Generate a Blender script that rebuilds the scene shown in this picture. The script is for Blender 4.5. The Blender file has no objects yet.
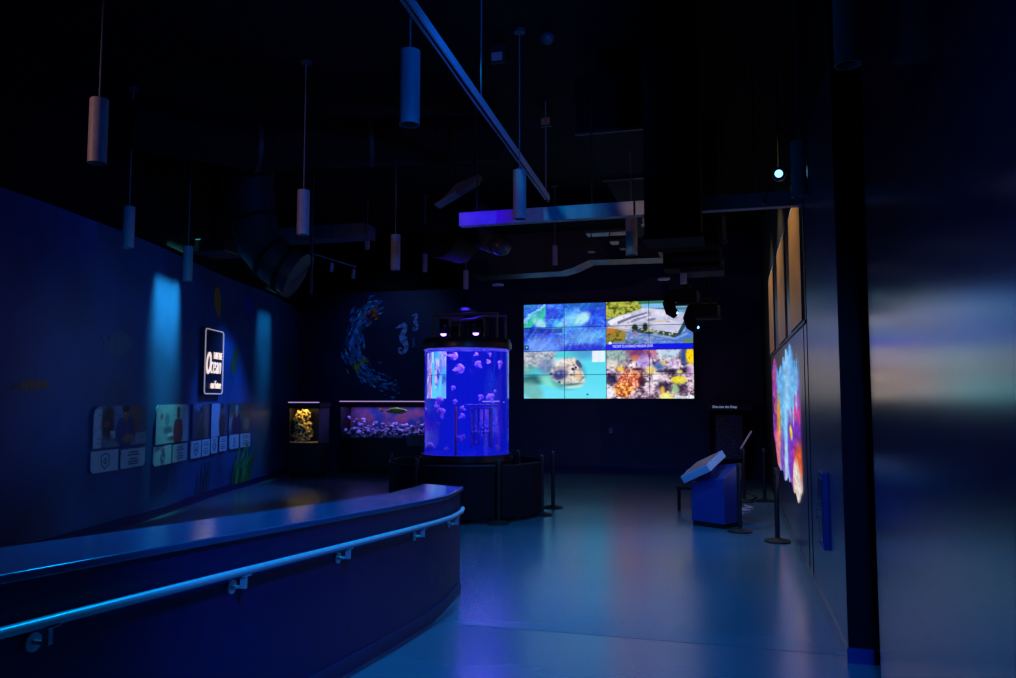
import bpy, bmesh, math, random
import numpy as np
from mathutils import Vector, Matrix
R = math.radians
sc = bpy.context.scene
COL = sc.collection
rng = random.Random(7)

# ------------------------------------------------------------------ materials
def srgb(c):
    c = np.asarray(c, dtype=float) / 255.0
    return np.where(c <= 0.04045, c / 12.92, ((c + 0.055) / 1.055) ** 2.4)

def mat(name, col, rough=0.5, metal=0.0, spec=0.5, emit=None, strength=1.0, noise=None, bump=0.0, coat=0.0):
    m = bpy.data.materials.new(name); m.use_nodes = True
    nt = m.node_tree; b = nt.nodes['Principled BSDF']
    b.inputs['Base Color'].default_value = (*col, 1)
    b.inputs['Roughness'].default_value = rough
    b.inputs['Metallic'].default_value = metal
    b.inputs['Specular IOR Level'].default_value = spec
    if coat: b.inputs['Coat Weight'].default_value = coat; b.inputs['Coat Roughness'].default_value = rough * .95
    if emit is not None:
        b.inputs['Emission Color'].default_value = (*emit, 1); b.inputs['Emission Strength'].default_value = strength
    if noise:
        scale, amt, ramt = noise
        tc = nt.nodes.new('ShaderNodeTexCoord'); n = nt.nodes.new('ShaderNodeTexNoise')
        n.inputs['Scale'].default_value = scale; n.inputs['Detail'].default_value = 6
        nt.links.new(tc.outputs['Object'], n.inputs['Vector'])
        mr = nt.nodes.new('ShaderNodeMapRange'); mr.inputs['To Min'].default_value = 1 - amt; mr.inputs['To Max'].default_value = 1 + amt
        mr.inputs['From Min'].default_value = .3; mr.inputs['From Max'].default_value = .7
        nt.links.new(n.outputs['Fac'], mr.inputs['Value'])
        mx = nt.nodes.new('ShaderNodeVectorMath'); mx.operation = 'SCALE'
        mx.inputs[0].default_value = col
        nt.links.new(mr.outputs['Result'], mx.inputs['Scale']); nt.links.new(mx.outputs['Vector'], b.inputs['Base Color'])
        if ramt:
            r2 = nt.nodes.new('ShaderNodeMapRange'); r2.inputs['To Min'].default_value = rough - ramt; r2.inputs['To Max'].default_value = rough + ramt
            r2.inputs['From Min'].default_value = .3; r2.inputs['From Max'].default_value = .7
            nt.links.new(n.outputs['Fac'], r2.inputs['Value']); nt.links.new(r2.outputs['Result'], b.inputs['Roughness'])
        if bump:
            bp = nt.nodes.new('ShaderNodeBump'); bp.inputs['Strength'].default_value = bump; bp.inputs['Distance'].default_value = 0.01
            nt.links.new(n.outputs['Fac'], bp.inputs['Height']); nt.links.new(bp.outputs['Normal'], b.inputs['Normal'])
    return m

def mat_screen(name, strength):
    m = bpy.data.materials.new(name); m.use_nodes = True
    nt = m.node_tree; b = nt.nodes['Principled BSDF']
    b.inputs['Base Color'].default_value = (.01, .01, .012, 1); b.inputs['Roughness'].default_value = .25
    a = nt.nodes.new('ShaderNodeAttribute'); a.attribute_name = 'Col'
    nt.links.new(a.outputs['Color'], b.inputs['Emission Color']); b.inputs['Emission Strength'].default_value = strength
    return m

def mat_print(name, rough=.45):
    m = bpy.data.materials.new(name); m.use_nodes = True
    nt = m.node_tree; b = nt.nodes['Principled BSDF']
    b.inputs['Roughness'].default_value = rough
    a = nt.nodes.new('ShaderNodeAttribute'); a.attribute_name = 'Col'
    nt.links.new(a.outputs['Color'], b.inputs['Base Color'])
    return m

M = {}
M['floor'] = mat('polished_concrete', (.055, .14, .20), .25, 0, .85, noise=(.6, .08, .02), coat=.22)
M['navy'] = mat('navy_satin_paint', (.003, .006, .085), .42, 0, .3, noise=(9, .12, .03))
M['basestrip'] = mat('dark_blue_base_strip', (.010, .022, .11), .45, 0, .4, noise=(6, .1, .03))
M['pier'] = mat('shaded_navy_paint', (.0012, .0016, .008), .6, 0, .12, noise=(5, .1, .03))  # shade on the wall's end face put into a near-black colour
M['satin_wall'] = mat('satin_navy_panel', (.012, .03, .085), .31, 0, 1.0, noise=(2, .12, .02), coat=1.0)
M['mural_dark'] = mat('dark_blue_wall_graphic', (.004, .011, .06), .5, 0, .3, noise=(1.1, .25, .03))
M['navy_gloss'] = mat('navy_gloss_paint', (.012, .03, .085), .19, 0, 1.0, noise=(2, .12, .015), coat=1.0)
M['mural'] = mat('blue_wall_graphic', (.022, .085, .25), .42, 0, .35, noise=(.9, .35, .03))
M['backwall'] = mat('dark_navy_paint', (.020, .030, .085), .5, 0, .4, noise=(4, .1, .03))
M['black'] = mat('matt_black_paint', (.0035, .0035, .0045), .8, 0, .15, noise=(6, .25, 0))
M['blacksatin'] = mat('black_satin', (.010, .010, .014), .35, 0, .5, noise=(12, .2, .05))
M['blackmetal'] = mat('black_powder_coat', (.012, .012, .014), .38, .3, .5, noise=(20, .2, .05))
M['duct'] = mat('dark_duct_metal', (.022, .026, .032), .5, .2, .4, noise=(5, .3, .08))
M['ductlit'] = mat('grey_lit_duct_metal', (.075, .08, .10), .42, .2, .5, noise=(7, .25, .06))  # lighter copy of the duct metal; also paints lit edges
M['beam'] = mat('grey_painted_steel', (.32, .33, .36), .5, 0, .4, noise=(6, .15, .05))
M['pend'] = mat('grey_pendant_enamel', (.40, .38, .38), .45, 0, .45, noise=(15, .1, .04))
M['cable'] = mat('grey_cable', (.22, .22, .24), .5, 0, .4, noise=(30, .1, 0))
M['pendin'] = mat('pendant_inner_reflector', (.10, .10, .11), .3, .6, .5, noise=(20, .1, 0))
M['cap'] = mat('dark_laminate_cap', (.028, .078, .19), .17, 0, .5, noise=(8, .1, .02))
M['steel'] = mat('satin_grey_rail', (.50, .55, .62), .36, .15, .6, noise=(25, .06, .03))
M['white'] = mat('white_plastic', (.6, .6, .62), .45, 0, .5, noise=(20, .05, 0))
M['card'] = mat('pale_card_print', (.50, .55, .64), .45, 0, .4, noise=(12, .05, .02))
M['ink'] = mat('blue_grey_ink', (.10, .14, .24), .5, 0, .3, noise=(25, .05, 0))
M['signboard'] = mat('deep_navy_sign_board', (.008, .012, .03), .35, 0, .5, noise=(8, .1, .02))
M['signlit'] = mat('lit_sign_letters', (.8, .7, .6), .5, emit=tuple(srgb((255, 226, 196))), strength=.9, noise=(6, .05, 0))
M['signborder'] = mat('lit_sign_border', (.6, .6, .65), .5, emit=tuple(srgb((205, 196, 214))), strength=.42, noise=(6, .05, 0))
M['tan'] = mat('tan_wood_veneer', (.42, .25, .12), .42, 0, .4, noise=(3, .18, .04))
M['kiosk'] = mat('blue_laminate', (.016, .028, .18), .4, 0, .5, noise=(7, .08, .04))
M['kiosklight'] = mat('pale_blue_laminate', (.36, .40, .55), .4, 0, .5, noise=(7, .06, .03))
M['glassscreen'] = mat('dark_glass_screen', (.02, .05, .10), .35, 0, .4, noise=(5, .05, .01))
M['rubber'] = mat('black_rubber', (.012, .012, .012), .6, 0, .3, noise=(20, .1, 0))
M['lampviolet'] = mat('violet_lamp_lens', (.2, .2, .4), .3, emit=tuple(srgb((150, 120, 255))), strength=5.0, noise=(5, .02, 0))
M['lampblue'] = mat('ice_blue_lamp_lens', (.3, .4, .5), .3, emit=(.16, .48, 1.0), strength=3.5, noise=(5, .02, 0))
M['lampdim'] = mat('blue_lamp_lens', (.1, .2, .5), .3, emit=(.05, .35, 1.0), strength=2.0, noise=(5, .02, 0))
M['tanklamp'] = mat('aquarium_lamp_tube', (.5, .5, .5), .4, emit=tuple(srgb((190, 150, 220))), strength=.9, noise=(5, .02, 0))
M['pipe'] = mat('orange_red_pipe', (.75, .16, .07), .4, 0, .5, noise=(9, .3, .05))
M['acrylicbox'] = mat('cloudy_acrylic', (.62, .52, .85), .3, 0, .5, noise=(7, .3, .05))
M['jelly'] = None
M['screen'] = mat_screen('display_picture', 1.18)
M['reef_emission'] = mat_screen('reef_picture', .9)
M['print'] = mat_print('photo_print')
M['decal'] = mat_print('wall_decal', .4)
M['outlet'] = mat('white_outlet', (.8, .8, .8), .4, 0, .5, noise=(20, .03, 0))
M['banner'] = mat('black_banner_fabric', (.0025, .003, .008), .6, 0, .15, noise=(40, .2, .05))
M['rock'] = None

def mat_jelly():
    m = bpy.data.materials.new('jellyfish_tissue'); m.use_nodes = True
    nt = m.node_tree; nt.nodes.clear(); N = nt.nodes.new; L = nt.links.new
    o = N('ShaderNodeOutputMaterial'); mix = N('ShaderNodeMixShader'); mt = N('ShaderNodeMixShader')
    d = N('ShaderNodeBsdfDiffuse'); t = N('ShaderNodeBsdfTranslucent'); tr = N('ShaderNodeBsdfTransparent')
    n = N('ShaderNodeTexNoise'); n.inputs['Scale'].default_value = 3.0; n.inputs['Detail'].default_value = 4
    tc = N('ShaderNodeTexCoord'); L(tc.outputs['Object'], n.inputs['Vector'])
    cr = N('ShaderNodeValToRGB'); cr.color_ramp.elements[0].color = (.36, .26, .85, 1); cr.color_ramp.elements[1].color = (.80, .55, 1.0, 1)
    cr.color_ramp.elements[0].position = .40; cr.color_ramp.elements[1].position = .62
    L(n.outputs['Fac'], cr.inputs['Fac']); L(cr.outputs['Color'], d.inputs['Color']); L(cr.outputs['Color'], t.inputs['Color'])
    mix.inputs['Fac'].default_value = .5; L(d.outputs[0], mix.inputs[1]); L(t.outputs[0], mix.inputs[2])
    lw = N('ShaderNodeLayerWeight'); lw.inputs['Blend'].default_value = .35
    mr = N('ShaderNodeMapRange'); mr.inputs['To Min'].default_value = .42; mr.inputs['To Max'].default_value = .95
    L(lw.outputs['Facing'], mr.inputs['Value']); L(mr.outputs['Result'], mt.inputs['Fac'])
    L(tr.outputs[0], mt.inputs[1]); L(mix.outputs[0], mt.inputs[2]); L(mt.outputs[0], o.inputs['Surface'])
    return m
M['jelly'] = mat_jelly()

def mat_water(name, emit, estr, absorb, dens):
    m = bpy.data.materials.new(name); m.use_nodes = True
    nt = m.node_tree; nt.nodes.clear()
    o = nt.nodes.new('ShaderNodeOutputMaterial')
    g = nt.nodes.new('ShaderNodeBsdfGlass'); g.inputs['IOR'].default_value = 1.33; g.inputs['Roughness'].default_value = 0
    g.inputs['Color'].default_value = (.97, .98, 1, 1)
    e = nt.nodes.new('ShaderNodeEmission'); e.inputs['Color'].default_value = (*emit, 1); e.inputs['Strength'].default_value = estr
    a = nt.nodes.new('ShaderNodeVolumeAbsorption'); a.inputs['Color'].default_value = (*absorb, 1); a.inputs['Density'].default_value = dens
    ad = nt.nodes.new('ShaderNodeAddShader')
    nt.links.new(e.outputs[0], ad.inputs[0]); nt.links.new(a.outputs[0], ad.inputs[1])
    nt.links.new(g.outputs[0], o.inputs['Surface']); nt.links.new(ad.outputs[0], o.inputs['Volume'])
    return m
M['water'] = mat_water('emissive_aquarium_water', (.002, .005, .42), 1.0, (.35, .5, 1.0), .22)  # lamp light scattered in the water put in as volume emission

def mat_glass(name):
    m = bpy.data.materials.new(name); m.use_nodes = True
    nt = m.node_tree; nt.nodes.clear()
    o = nt.nodes.new('ShaderNodeOutputMaterial'); mix = nt.nodes.new('ShaderNodeMixShader')
    t = nt.nodes.new('ShaderNodeBsdfTransparent'); g = nt.nodes.new('ShaderNodeBsdfGlossy'); g.inputs['Roughness'].default_value = .03
    f = nt.nodes.new('ShaderNodeFresnel'); f.inputs['IOR'].default_value = 1.4
    nt.links.new(f.outputs[0], mix.inputs['Fac']); nt.links.new(t.outputs[0], mix.inputs[1]); nt.links.new(g.outputs[0], mix.inputs[2])
    nt.links.new(mix.outputs[0], o.inputs['Surface'])
    return m
M['glass'] = mat_glass('thin_clear_glass')

def mat_spots(name, c0, c1, scale, rough=.7, lo=.4, hi=.62):
    m = bpy.data.materials.new(name); m.use_nodes = True
    nt = m.node_tree; b = nt.nodes['Principled BSDF']; b.inputs['Roughness'].default_value = rough
    tc = nt.nodes.new('ShaderNodeTexCoord'); n = nt.nodes.new('ShaderNodeTexNoise'); n.inputs['Scale'].default_value = scale; n.inputs['Detail'].default_value = 8
    nt.links.new(tc.outputs['Object'], n.inputs['Vector'])
    cr = nt.nodes.new('ShaderNodeValToRGB'); cr.color_ramp.elements[0].color = (*c0, 1); cr.color_ramp.elements[1].color = (*c1, 1)
    cr.color_ramp.elements[0].position = lo; cr.color_ramp.elements[1].position = hi
    nt.links.new(n.outputs['Fac'], cr.inputs['Fac']); nt.links.new(cr.outputs['Color'], b.inputs['Base Color'])
    return m
M['yellowrock'] = mat_spots('yellow_coral_rock', (.02, .014, .004), (.95, .70, .18), 17, .7, .44, .60)
M['sand'] = mat_spots('yellow_sand', (.6, .4, .12), (.9, .7, .3), 40)
M['purplerock'] = mat_spots('violet_gravel', (.06, .04, .16), (.85, .75, 1.0), 11, .6, .42, .62)
M['reefback'] = mat_spots('painted_reef_backdrop', (.02, .06, .22), (.40, .10, .10), 3.5)
M['fishyellow'] = mat_spots('yellow_fish_skin', (.55, .75, .05), (.85, .95, .15), 6)
M['weed'] = mat_spots('green_seaweed_print', (.03, .16, .03), (.12, .42, .08), 6, .5)

# ------------------------------------------------------------------ mesh builder
class MB:
    def __init__(s): s.v = []; s.f = []
    def add(s, V, F):
        o = len(s.v); s.v += [tuple(p) for p in V]; s.f += [tuple(i + o for i in f) for f in F]; return s
    def para(s, o, a, b, c):
        o, a, b, c = map(Vector, (o, a, b, c))
        V = [o, o + a, o + a + b, o + b, o + c, o + a + c, o + a + b + c, o + b + c]
        return s.add(V, [(0, 3, 2, 1), (4, 5, 6, 7), (0, 1, 5, 4), (1, 2, 6, 5), (2, 3, 7, 6), (3, 0, 4, 7)])
    def box(s, x0, x1, y0, y1, z0, z1):
        return s.para((x0, y0, z0), (x1 - x0, 0, 0), (0, y1 - y0, 0), (0, 0, z1 - z0))
    def tube(s, pts, r, seg=12, cap=True):
        pts = [Vector(p) for p in pts]; n = len(pts)
        rs = r if isinstance(r, (list, tuple)) else [r] * n
        V = []; F = []; prev = None
        for i, p in enumerate(pts):
            d = (pts[min(i + 1, n - 1)] - pts[max(i - 1, 0)]).normalized()
            if prev is None:
                up = Vector((0, 0, 1)) if abs(d.z) < .9 else Vector((1, 0, 0))
                a = d.cross(up).normalized()
            else:
                a = (prev - d * prev.dot(d)).normalized()
            prev = a; b = d.cross(a)
            for k in range(seg):
                t = 2 * math.pi * k / seg
                V.append(p + (a * math.cos(t) + b * math.sin(t)) * rs[i])
        for i in range(n - 1):
            for k in range(seg):
                k2 = (k + 1) % seg
                F.append((i * seg + k, i * seg + k2, (i + 1) * seg + k2, (i + 1) * seg + k))
        if cap:
            F.append(tuple(reversed(range(seg)))); F.append(tuple((n - 1) * seg + k for k in range(seg)))
        return s.add(V, F)
    def cyl(s, p0, p1, r, seg=20, cap=True): return s.tube([p0, p1], r, seg, cap)
    def lathe(s, prof, c=(0, 0, 0), seg=40, a0=0, a1=2 * math.pi):
        full = abs(a1 - a0 - 2 * math.pi) < 1e-6; n = seg if full else seg + 1
        V = []; F = []
        for r, z in prof:
            for k in range(n):
                t = a0 + (a1 - a0) * k / seg
                V.append((c[0] + r * math.cos(t), c[1] + r * math.sin(t), c[2] + z))
        for i in range(len(prof) - 1):
            for k in range(seg):
                k2 = (k + 1) % n
                F.append((i * n + k, i * n + k2, (i + 1) * n + k2, (i + 1) * n + k))
        return s.add(V, F)
    def prism(s, poly, e):
        n = len(poly); e = Vector(e); P = [Vector(p) for p in poly]
        V = P + [p + e for p in P]
        F = [tuple(reversed(range(n))), tuple(range(n, 2 * n))] + [(i, (i + 1) % n, n + (i + 1) % n, n + i) for i in range(n)]
        return s.add(V, F)
    def ball(s, c, rx, ry, rz, seg=16, rings=10, fn=None):
        V = [(c[0], c[1], c[2] - rz)]; F = []
        for i in range(1, rings):
            a = math.pi * i / rings - math.pi / 2
            for k in range(seg):
                t = 2 * math.pi * k / seg
                q = Vector((math.cos(a) * math.cos(t), math.cos(a) * math.sin(t), math.sin(a)))
                m = fn(q) if fn else 1
                V.append((c[0] + rx * q.x * m, c[1] + ry * q.y * m, c[2] + rz * q.z * m))
        V.append((c[0], c[1], c[2] + rz)); L = len(V) - 1
        for k in range(seg):
            k2 = (k + 1) % seg
            F.append((0, 1 + k2, 1 + k))
            for i in range(rings - 2):
                a = 1 + i * seg; F.append((a + k, a + k2, a + seg + k2, a + seg + k))
            a = 1 + (rings - 2) * seg; F.append((a + k, a + k2, L))
        return s.add(V, F)
    def build(s, name, m, parent=None, smooth=None, bevel=0, seg=2):
        me = bpy.data.meshes.new(name)
        off = parent_world(parent) if parent is not None else Vector((0, 0, 0))
        me.from_pydata([tuple(Vector(p) - off) for p in s.v], [], s.f)
        bm = bmesh.new(); bm.from_mesh(me); bmesh.ops.recalc_face_normals(bm, faces=bm.faces); bm.to_mesh(me); bm.free()
        if smooth is not None:
            me.polygons.foreach_set('use_smooth', [True] * len(me.polygons)); me.set_sharp_from_angle(angle=R(smooth))
        me.materials.append(m)
        o = bpy.data.objects.new(name, me); COL.objects.link(o)
        if parent is not None: o.parent = parent
        if bevel:
            b = o.modifiers.new('bevel', 'BEVEL'); b.width = bevel; b.segments = seg; b.limit_method = 'ANGLE'
        return o

WORLD = {}
def parent_world(p):
    v = Vector((0, 0, 0))
    while p is not None:
        v = v + Vector(p.location); p = p.parent
    return v
def tag(o, label, cat, group=None):
    o['label'] = label; o['category'] = cat
    if group: o['group'] = group
    return o
def thing(name, label, cat, loc=(0, 0, 0), group=None):
    o = bpy.data.objects.new(name, None); COL.objects.link(o); o.location = loc; o.empty_display_size = .2
    return tag(o, label, cat, group)
def single(o, label, cat, group=None): return tag(o, label, cat, group)
def struct(o): o['kind'] = 'structure'; return o
def dup(root, loc, label, rot=None, scale=None):
    r = root.copy(); COL.objects.link(r); r.location = loc; r['label'] = label
    if rot is not None: r.rotation_euler = rot
    if scale is not None: r.scale = scale
    for ch in list(root.children):
        c = ch.copy(); COL.objects.link(c); c.parent = r
        for g in list(ch.children):
            d = g.copy(); COL.objects.link(d); d.parent = c
    return r

def text_part(body, o, ux, uz, width, height, m, parent, name='lettering', shear=0, bold=0.0, depth=.004):
    cu = bpy.data.curves.new('tmp', 'FONT'); cu.body = body; cu.shear = shear; cu.offset = bold; cu.extrude = .01; cu.align_x = 'LEFT'; cu.resolution_u = 4
    ob = bpy.data.objects.new('tmp', cu); COL.objects.link(ob); bpy.context.view_layer.update()
    dg = bpy.context.evaluated_depsgraph_get(); me = ob.evaluated_get(dg).to_mesh()
    V = [v.co.copy() for v in me.vertices]; F = [tuple(p.vertices) for p in me.polygons]
    ob.evaluated_get(dg).to_mesh_clear(); bpy.data.objects.remove(ob); bpy.data.curves.remove(cu)
    x0 = min(v.x for v in V); x1 = max(v.x for v in V); y0 = min(v.y for v in V); y1 = max(v.y for v in V)
    o = Vector(o); ux = Vector(ux).normalized(); uz = Vector(uz).normalized(); n = ux.cross(uz)
    mb = MB(); mb.add([o + ux * ((v.x - x0) / (x1 - x0) * width) + uz * ((v.y - y0) / (y1 - y0) * height) + n * (v.z / .01 * depth) for v in V], F)
    return mb.build(name, m, parent)

def painted(name, o, ux, uz, w, h, nu, nv, fn, m, parent, mask=None, thick=0.0):
    """a picture surface: a fine grid carrying its picture as a colour attribute"""
    o = Vector(o); ux = Vector(ux).normalized(); uz = Vector(uz).normalized()
    U, V = np.meshgrid(np.linspace(0, 1, nu), np.linspace(0, 1, nv))
    C = fn(U, V)
    P = np.array(o)[None, None, :] + U[..., None] * w * np.array(ux) + V[..., None] * h * np.array(uz)
    P = P.reshape(-1, 3); F = []
    mk = mask(U, V) if mask else np.ones_like(U, bool)
    for j in range(nv - 1):
        for i in range(nu - 1):
            if mk[j, i] and mk[j, i + 1] and mk[j + 1, i] and mk[j + 1, i + 1]:
                a = j * nu + i; F.append((a, a + 1, a + nu + 1, a + nu))
    off = np.array(parent_world(parent)) if parent is not None else 0
    me = bpy.data.meshes.new(name); me.from_pydata((P - off).tolist(), [], F)
    at = me.color_attributes.new('Col', 'FLOAT_COLOR', 'POINT')
    lin = np.clip(srgb(C.reshape(-1, 3)), 0, 1); rgba = np.concatenate([lin, np.ones((len(lin), 1))], 1)
    at.data.foreach_set('color', rgba.astype(np.float32).ravel())
    if mask:
        bm = bmesh.new(); bm.from_mesh(me)
        bmesh.ops.delete(bm, geom=[v for v in bm.verts if not v.link_faces], context='VERTS'); bm.to_mesh(me); bm.free()
    me.materials.append(m)
    ob = bpy.data.objects.new(name, me); COL.objects.link(ob)
    if parent is not None: ob.parent = parent
    if thick:
        s = ob.modifiers.new('thickness', 'SOLIDIFY'); s.thickness = thick; s.offset = -1
    return ob

# ------------------------------------------------------------------ picture painting helpers (numpy)
def h2(ix, iy, s):
    n = (ix.astype(np.int64) * 374761393 + iy.astype(np.int64) * 668265263 + s * 1442695041) & 0x7fffffff
    n = ((n ^ (n >> 13)) * 1274126177) & 0x7fffffff
    return ((n ^ (n >> 16)) & 0xffff) / 65535.0
def vn(x, y, s=0):
    ix = np.floor(x); iy = np.floor(y); fx = x - ix; fy = y - iy
    fx = fx * fx * (3 - 2 * fx); fy = fy * fy * (3 - 2 * fy)
    a = h2(ix, iy, s); b = h2(ix + 1, iy, s); c = h2(ix, iy + 1, s); d = h2(ix + 1, iy + 1, s)
    return (a * (1 - fx) + b * fx) * (1 - fy) + (c * (1 - fx) + d * fx) * fy
def fbm(x, y, s=0, o=4):
    t = 0; a = .5; n = 0
    for k in range(o):
        t = t + a * vn(x * 2 ** k, y * 2 ** k, s + k * 17); n += a; a *= .55
    return t / n
def vor(x, y, s=0):
    ix = np.floor(x); iy = np.floor(y); best = np.full(x.shape, 9.); second = np.full(x.shape, 9.); idc = np.zeros(x.shape)
    for dx in (-1, 0, 1):
        for dy in (-1, 0, 1):
            jx = ix + dx; jy = iy + dy
            px = jx + h2(jx, jy, s); py = jy + h2(jx, jy, s + 5)
            d = np.hypot(px - x, py - y); idv = h2(jx, jy, s + 9)
            up = d < best
            second = np.where(up, best, np.minimum(second, d)); idc = np.where(up, idv, idc); best = np.where(up, d, best)
    return best, second - best, idc
def mix(A, B, t):
    t = np.clip(t, 0, 1)[..., None]; return A * (1 - t) + np.asarray(B, float) * t
def ramp(t, cols):
    t = np.clip(t, 0, 1) * (len(cols) - 1); i = np.minimum(t.astype(int), len(cols) - 2); f = (t - i)[..., None]
    C = np.array(cols, float); return C[i] * (1 - f) + C[i + 1] * f
def sm(a, b, x):
    t = np.clip((x - a) / (b - a), 0, 1); return t * t * (3 - 2 * t)
def ell(U, V, cu, cv, ru, rv, soft=.15, rot=0):
    du = U - cu; dv = V - cv; c, s = math.cos(rot), math.sin(rot)
    d = np.sqrt(((du * c + dv * s) / ru) ** 2 + ((-du * s + dv * c) / rv) ** 2)
    return 1 - sm(1 - soft, 1 + soft, d)
def inpoly(U, V, P):
    r = np.zeros(U.shape, bool); n = len(P)
    for i in range(n):
        x0, y0 = P[i]; x1, y1 = P[(i + 1) % n]
        c = ((y0 > V) != (y1 > V)) & (U < (x1 - x0) * (V - y0) / (y1 - y0 + 1e-12) + x0); r ^= c
    return r.astype(float)

def pic_ripples(U, V):
    w = fbm(U * 5 + V * 1.5, V * 4 - U * 2, 3); w2 = fbm(U * 14 + V * 9, V * 10 - U * 8, 8)
    C = ramp(w * 1.5 - .25, [(8, 30, 150), (20, 60, 215), (40, 110, 235), (60, 170, 225), (120, 215, 230)])
    C = mix(C, (60, 40, 200), sm(.5, .75, fbm(U * 4 + 7, V * 4, 21)) * .5)
    C = mix(C, (150, 200, 255), sm(.58, .8, w2) * .55)
    q = (V - .55) - (U - .05) * 1.25 + .06 * (w2 - .5) * 4
    L = (U < .27) & (V > .5)
    C = mix(C, (40, 190, 150), (1 - sm(.04, .14, np.abs(q))) * L)
    C = mix(C, (140, 225, 225), (1 - sm(.03, .10, np.abs(q - .16))) * L * .8)
    C = mix(C, (30, 110, 200), (sm(.22, .4, q)) * L * .7)
    C = mix(C, (150, 220, 225), ell(U, V, .21, .58, .07, .16, .5, .5) * L * .9)
    C = mix(C, (20, 40, 200), (U > .27) * (U < .5) * (V > .68) * (V < .9) * .55)
    C = mix(C, (10, 90, 170), sm(.8, .97, V) * (U > .5) * .7)
    C = mix(C, (165, 225, 225), ell(U, V, .72, .68, .085, .15, .35, -.35) * (.65 + .5 * w2))
    C = mix(C, (150, 205, 250), ell(U, V, .56, .66, .07, .14, .6, -.5) * .55)
    C = mix(C, (110, 190, 225), ell(U, V, .74, .27, .22, .2, .7, .3) * .65)
    C = mix(C, (130, 180, 250), ell(U, V, .16, .12, .14, .2, .7) * .7 + ell(U, V, .4, .14, .12, .2, .7) * .5)
    C = mix(C, (10, 30, 190), ell(U, V, .75, .02, .28, .12, .5) * .9)
    C = mix(C, (10, 40, 140), ((V < .49) & (V > .38)) * (U < .48) * .7)
    st = fbm(U * 26 - V * 10, V * 5 + U * 3, 27); C = mix(C, (165, 215, 255), sm(.52, .75, st) * .20); C = mix(C, (8, 25, 120), sm(.46, .28, st) * .15)
    st2 = fbm(U * 50, V * 34, 29); C = mix(C, (215, 235, 255), sm(.64, .8, st2) * .3)
    C = mix(C, (10, 50, 90), ((U > .01) & (U < .06) & (V > .03) & (V < .13)) * 1.0)
    C = mix(C, (110, 200, 210), ((U > .022) & (U < .045) & (V > .065) & (V < .1)) * 1.0)
    return C

def pic_turtle(U, V):
    n1 = fbm(U * 9, V * 7, 31); n2 = fbm(U * 26, V * 20, 12)
    C = ramp(.25 + .6 * (1 - V) + .2 * (n1 - .5), [(70, 195, 210), (80, 205, 225), (110, 214, 236)])
    C = mix(C, (60, 130, 190), ell(U, V, .72, .97, .16, .14, .6) * .75)
    C = mix(C, (60, 190, 200), ell(U, V, .5, .9, .16, .1, .6) * .6)
    C = mix(C, (235, 230, 245), ((U > .835) & (U < .985) & (V > .76) & (V < 1)) * (.85 + .3 * (n2 - .5)))
    body = sm(.02, .10, V - (.45 + .12 * np.sin(U * 9)) + (U < .1) * .02) * (1 - sm(.33, .42, U - .1 * (V - .7)))
    cc = ramp(n2 * 1.5 - .25, [(70, 110, 130), (130, 140, 160), (190, 190, 200), (90, 150, 160)])
    C = C * (1 - body[..., None]) + cc * body[..., None]
    C = mix(C, (230, 225, 235), sm(.62, .8, n2) * body * .7)
    C = mix(C, (60, 165, 160), ell(U, V, .08, .6, .12, .09, .6) * .6)
    C = mix(C, (25, 70, 80), ell(U, V, .12, .40, .16, .10, .5) * .85)
    C = mix(C, (110, 160, 150), ell(U, V, .10, .18, .12, .22, .4, .3) * (.7 + .5 * (n1 - .5)))
    neck = ell(U, V, .36, .38, .18, .13, .4, -.55)
    C = mix(C, (130, 215, 190), neck * .85)
    C = mix(C, (95, 120, 165), ell(U, V, .28, .66, .10, .17, .5) * .7)
    head = np.clip(ell(U, V, .52, .60, .17, .27, .12, -.3) + ell(U, V, .63, .50, .10, .24, .15, .25) + ell(U, V, .58, .40, .12, .16, .2), 0, 1)
    C = mix(C, (45, 110, 130), np.clip(ell(U, V, .54, .50, .21, .31, .2, -.1) - head, 0, 1) * .5)
    hc = ramp(n2 * 1.7 - .35, [(105, 100, 120), (165, 155, 150), (215, 200, 185), (235, 220, 205), (160, 165, 175)])
    hc = mix(hc, (110, 105, 130), sm(.50, .30, fbm(U * 16, V * 13, 66)) * .6); hc = mix(hc, (150, 205, 195), sm(.5, .2, V + .2 * (U - .5)) * .45)
    C = C * (1 - head[..., None]) + hc * head[..., None]
    C = mix(C, (235, 230, 225), ell(U, V, .45, .76, .1, .09, .6) * .6)
    C = mix(C, (60, 75, 120), ell(U, V, .672, .72, .03, .09, .3, .3))
    C = mix(C, (150, 150, 170), ell(U, V, .45, .52, .10, .15, .4) * .8); C = mix(C, (52, 55, 118), ell(U, V, .445, .50, .075, .10, .45, -.4)); C = mix(C, (150, 165, 215), ell(U, V, .43, .53, .02, .03, .8) * .6)
    C = mix(C, (120, 120, 160), ell(U, V, .50, .53, .03, .05, .5) * .6)
    C = mix(C, (35, 30, 60), ell(U, V, .60, .615, .018, .03, .3) + ell(U, V, .635, .65, .015, .025, .3))
    C = mix(C, (225, 190, 130), ell(U, V, .66, .47, .04, .07, .6) * .7)
    C = mix(C, (60, 105, 110), ell(U, V, .59, .30, .11, .025, .6, .15) * .8); C = mix(C, (175, 225, 215), ell(U, V, .6, .24, .1, .03, .6, .15) * .8)
    C = mix(C, (45, 80, 90), ell(U, V, .34, .52, .02, .025, .4) + ell(U, V, .44, .35, .018, .025, .4))
    C = mix(C, (30, 70, 110), ell(U, V, .775, .085, .012, .018, .4))
    return C

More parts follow.
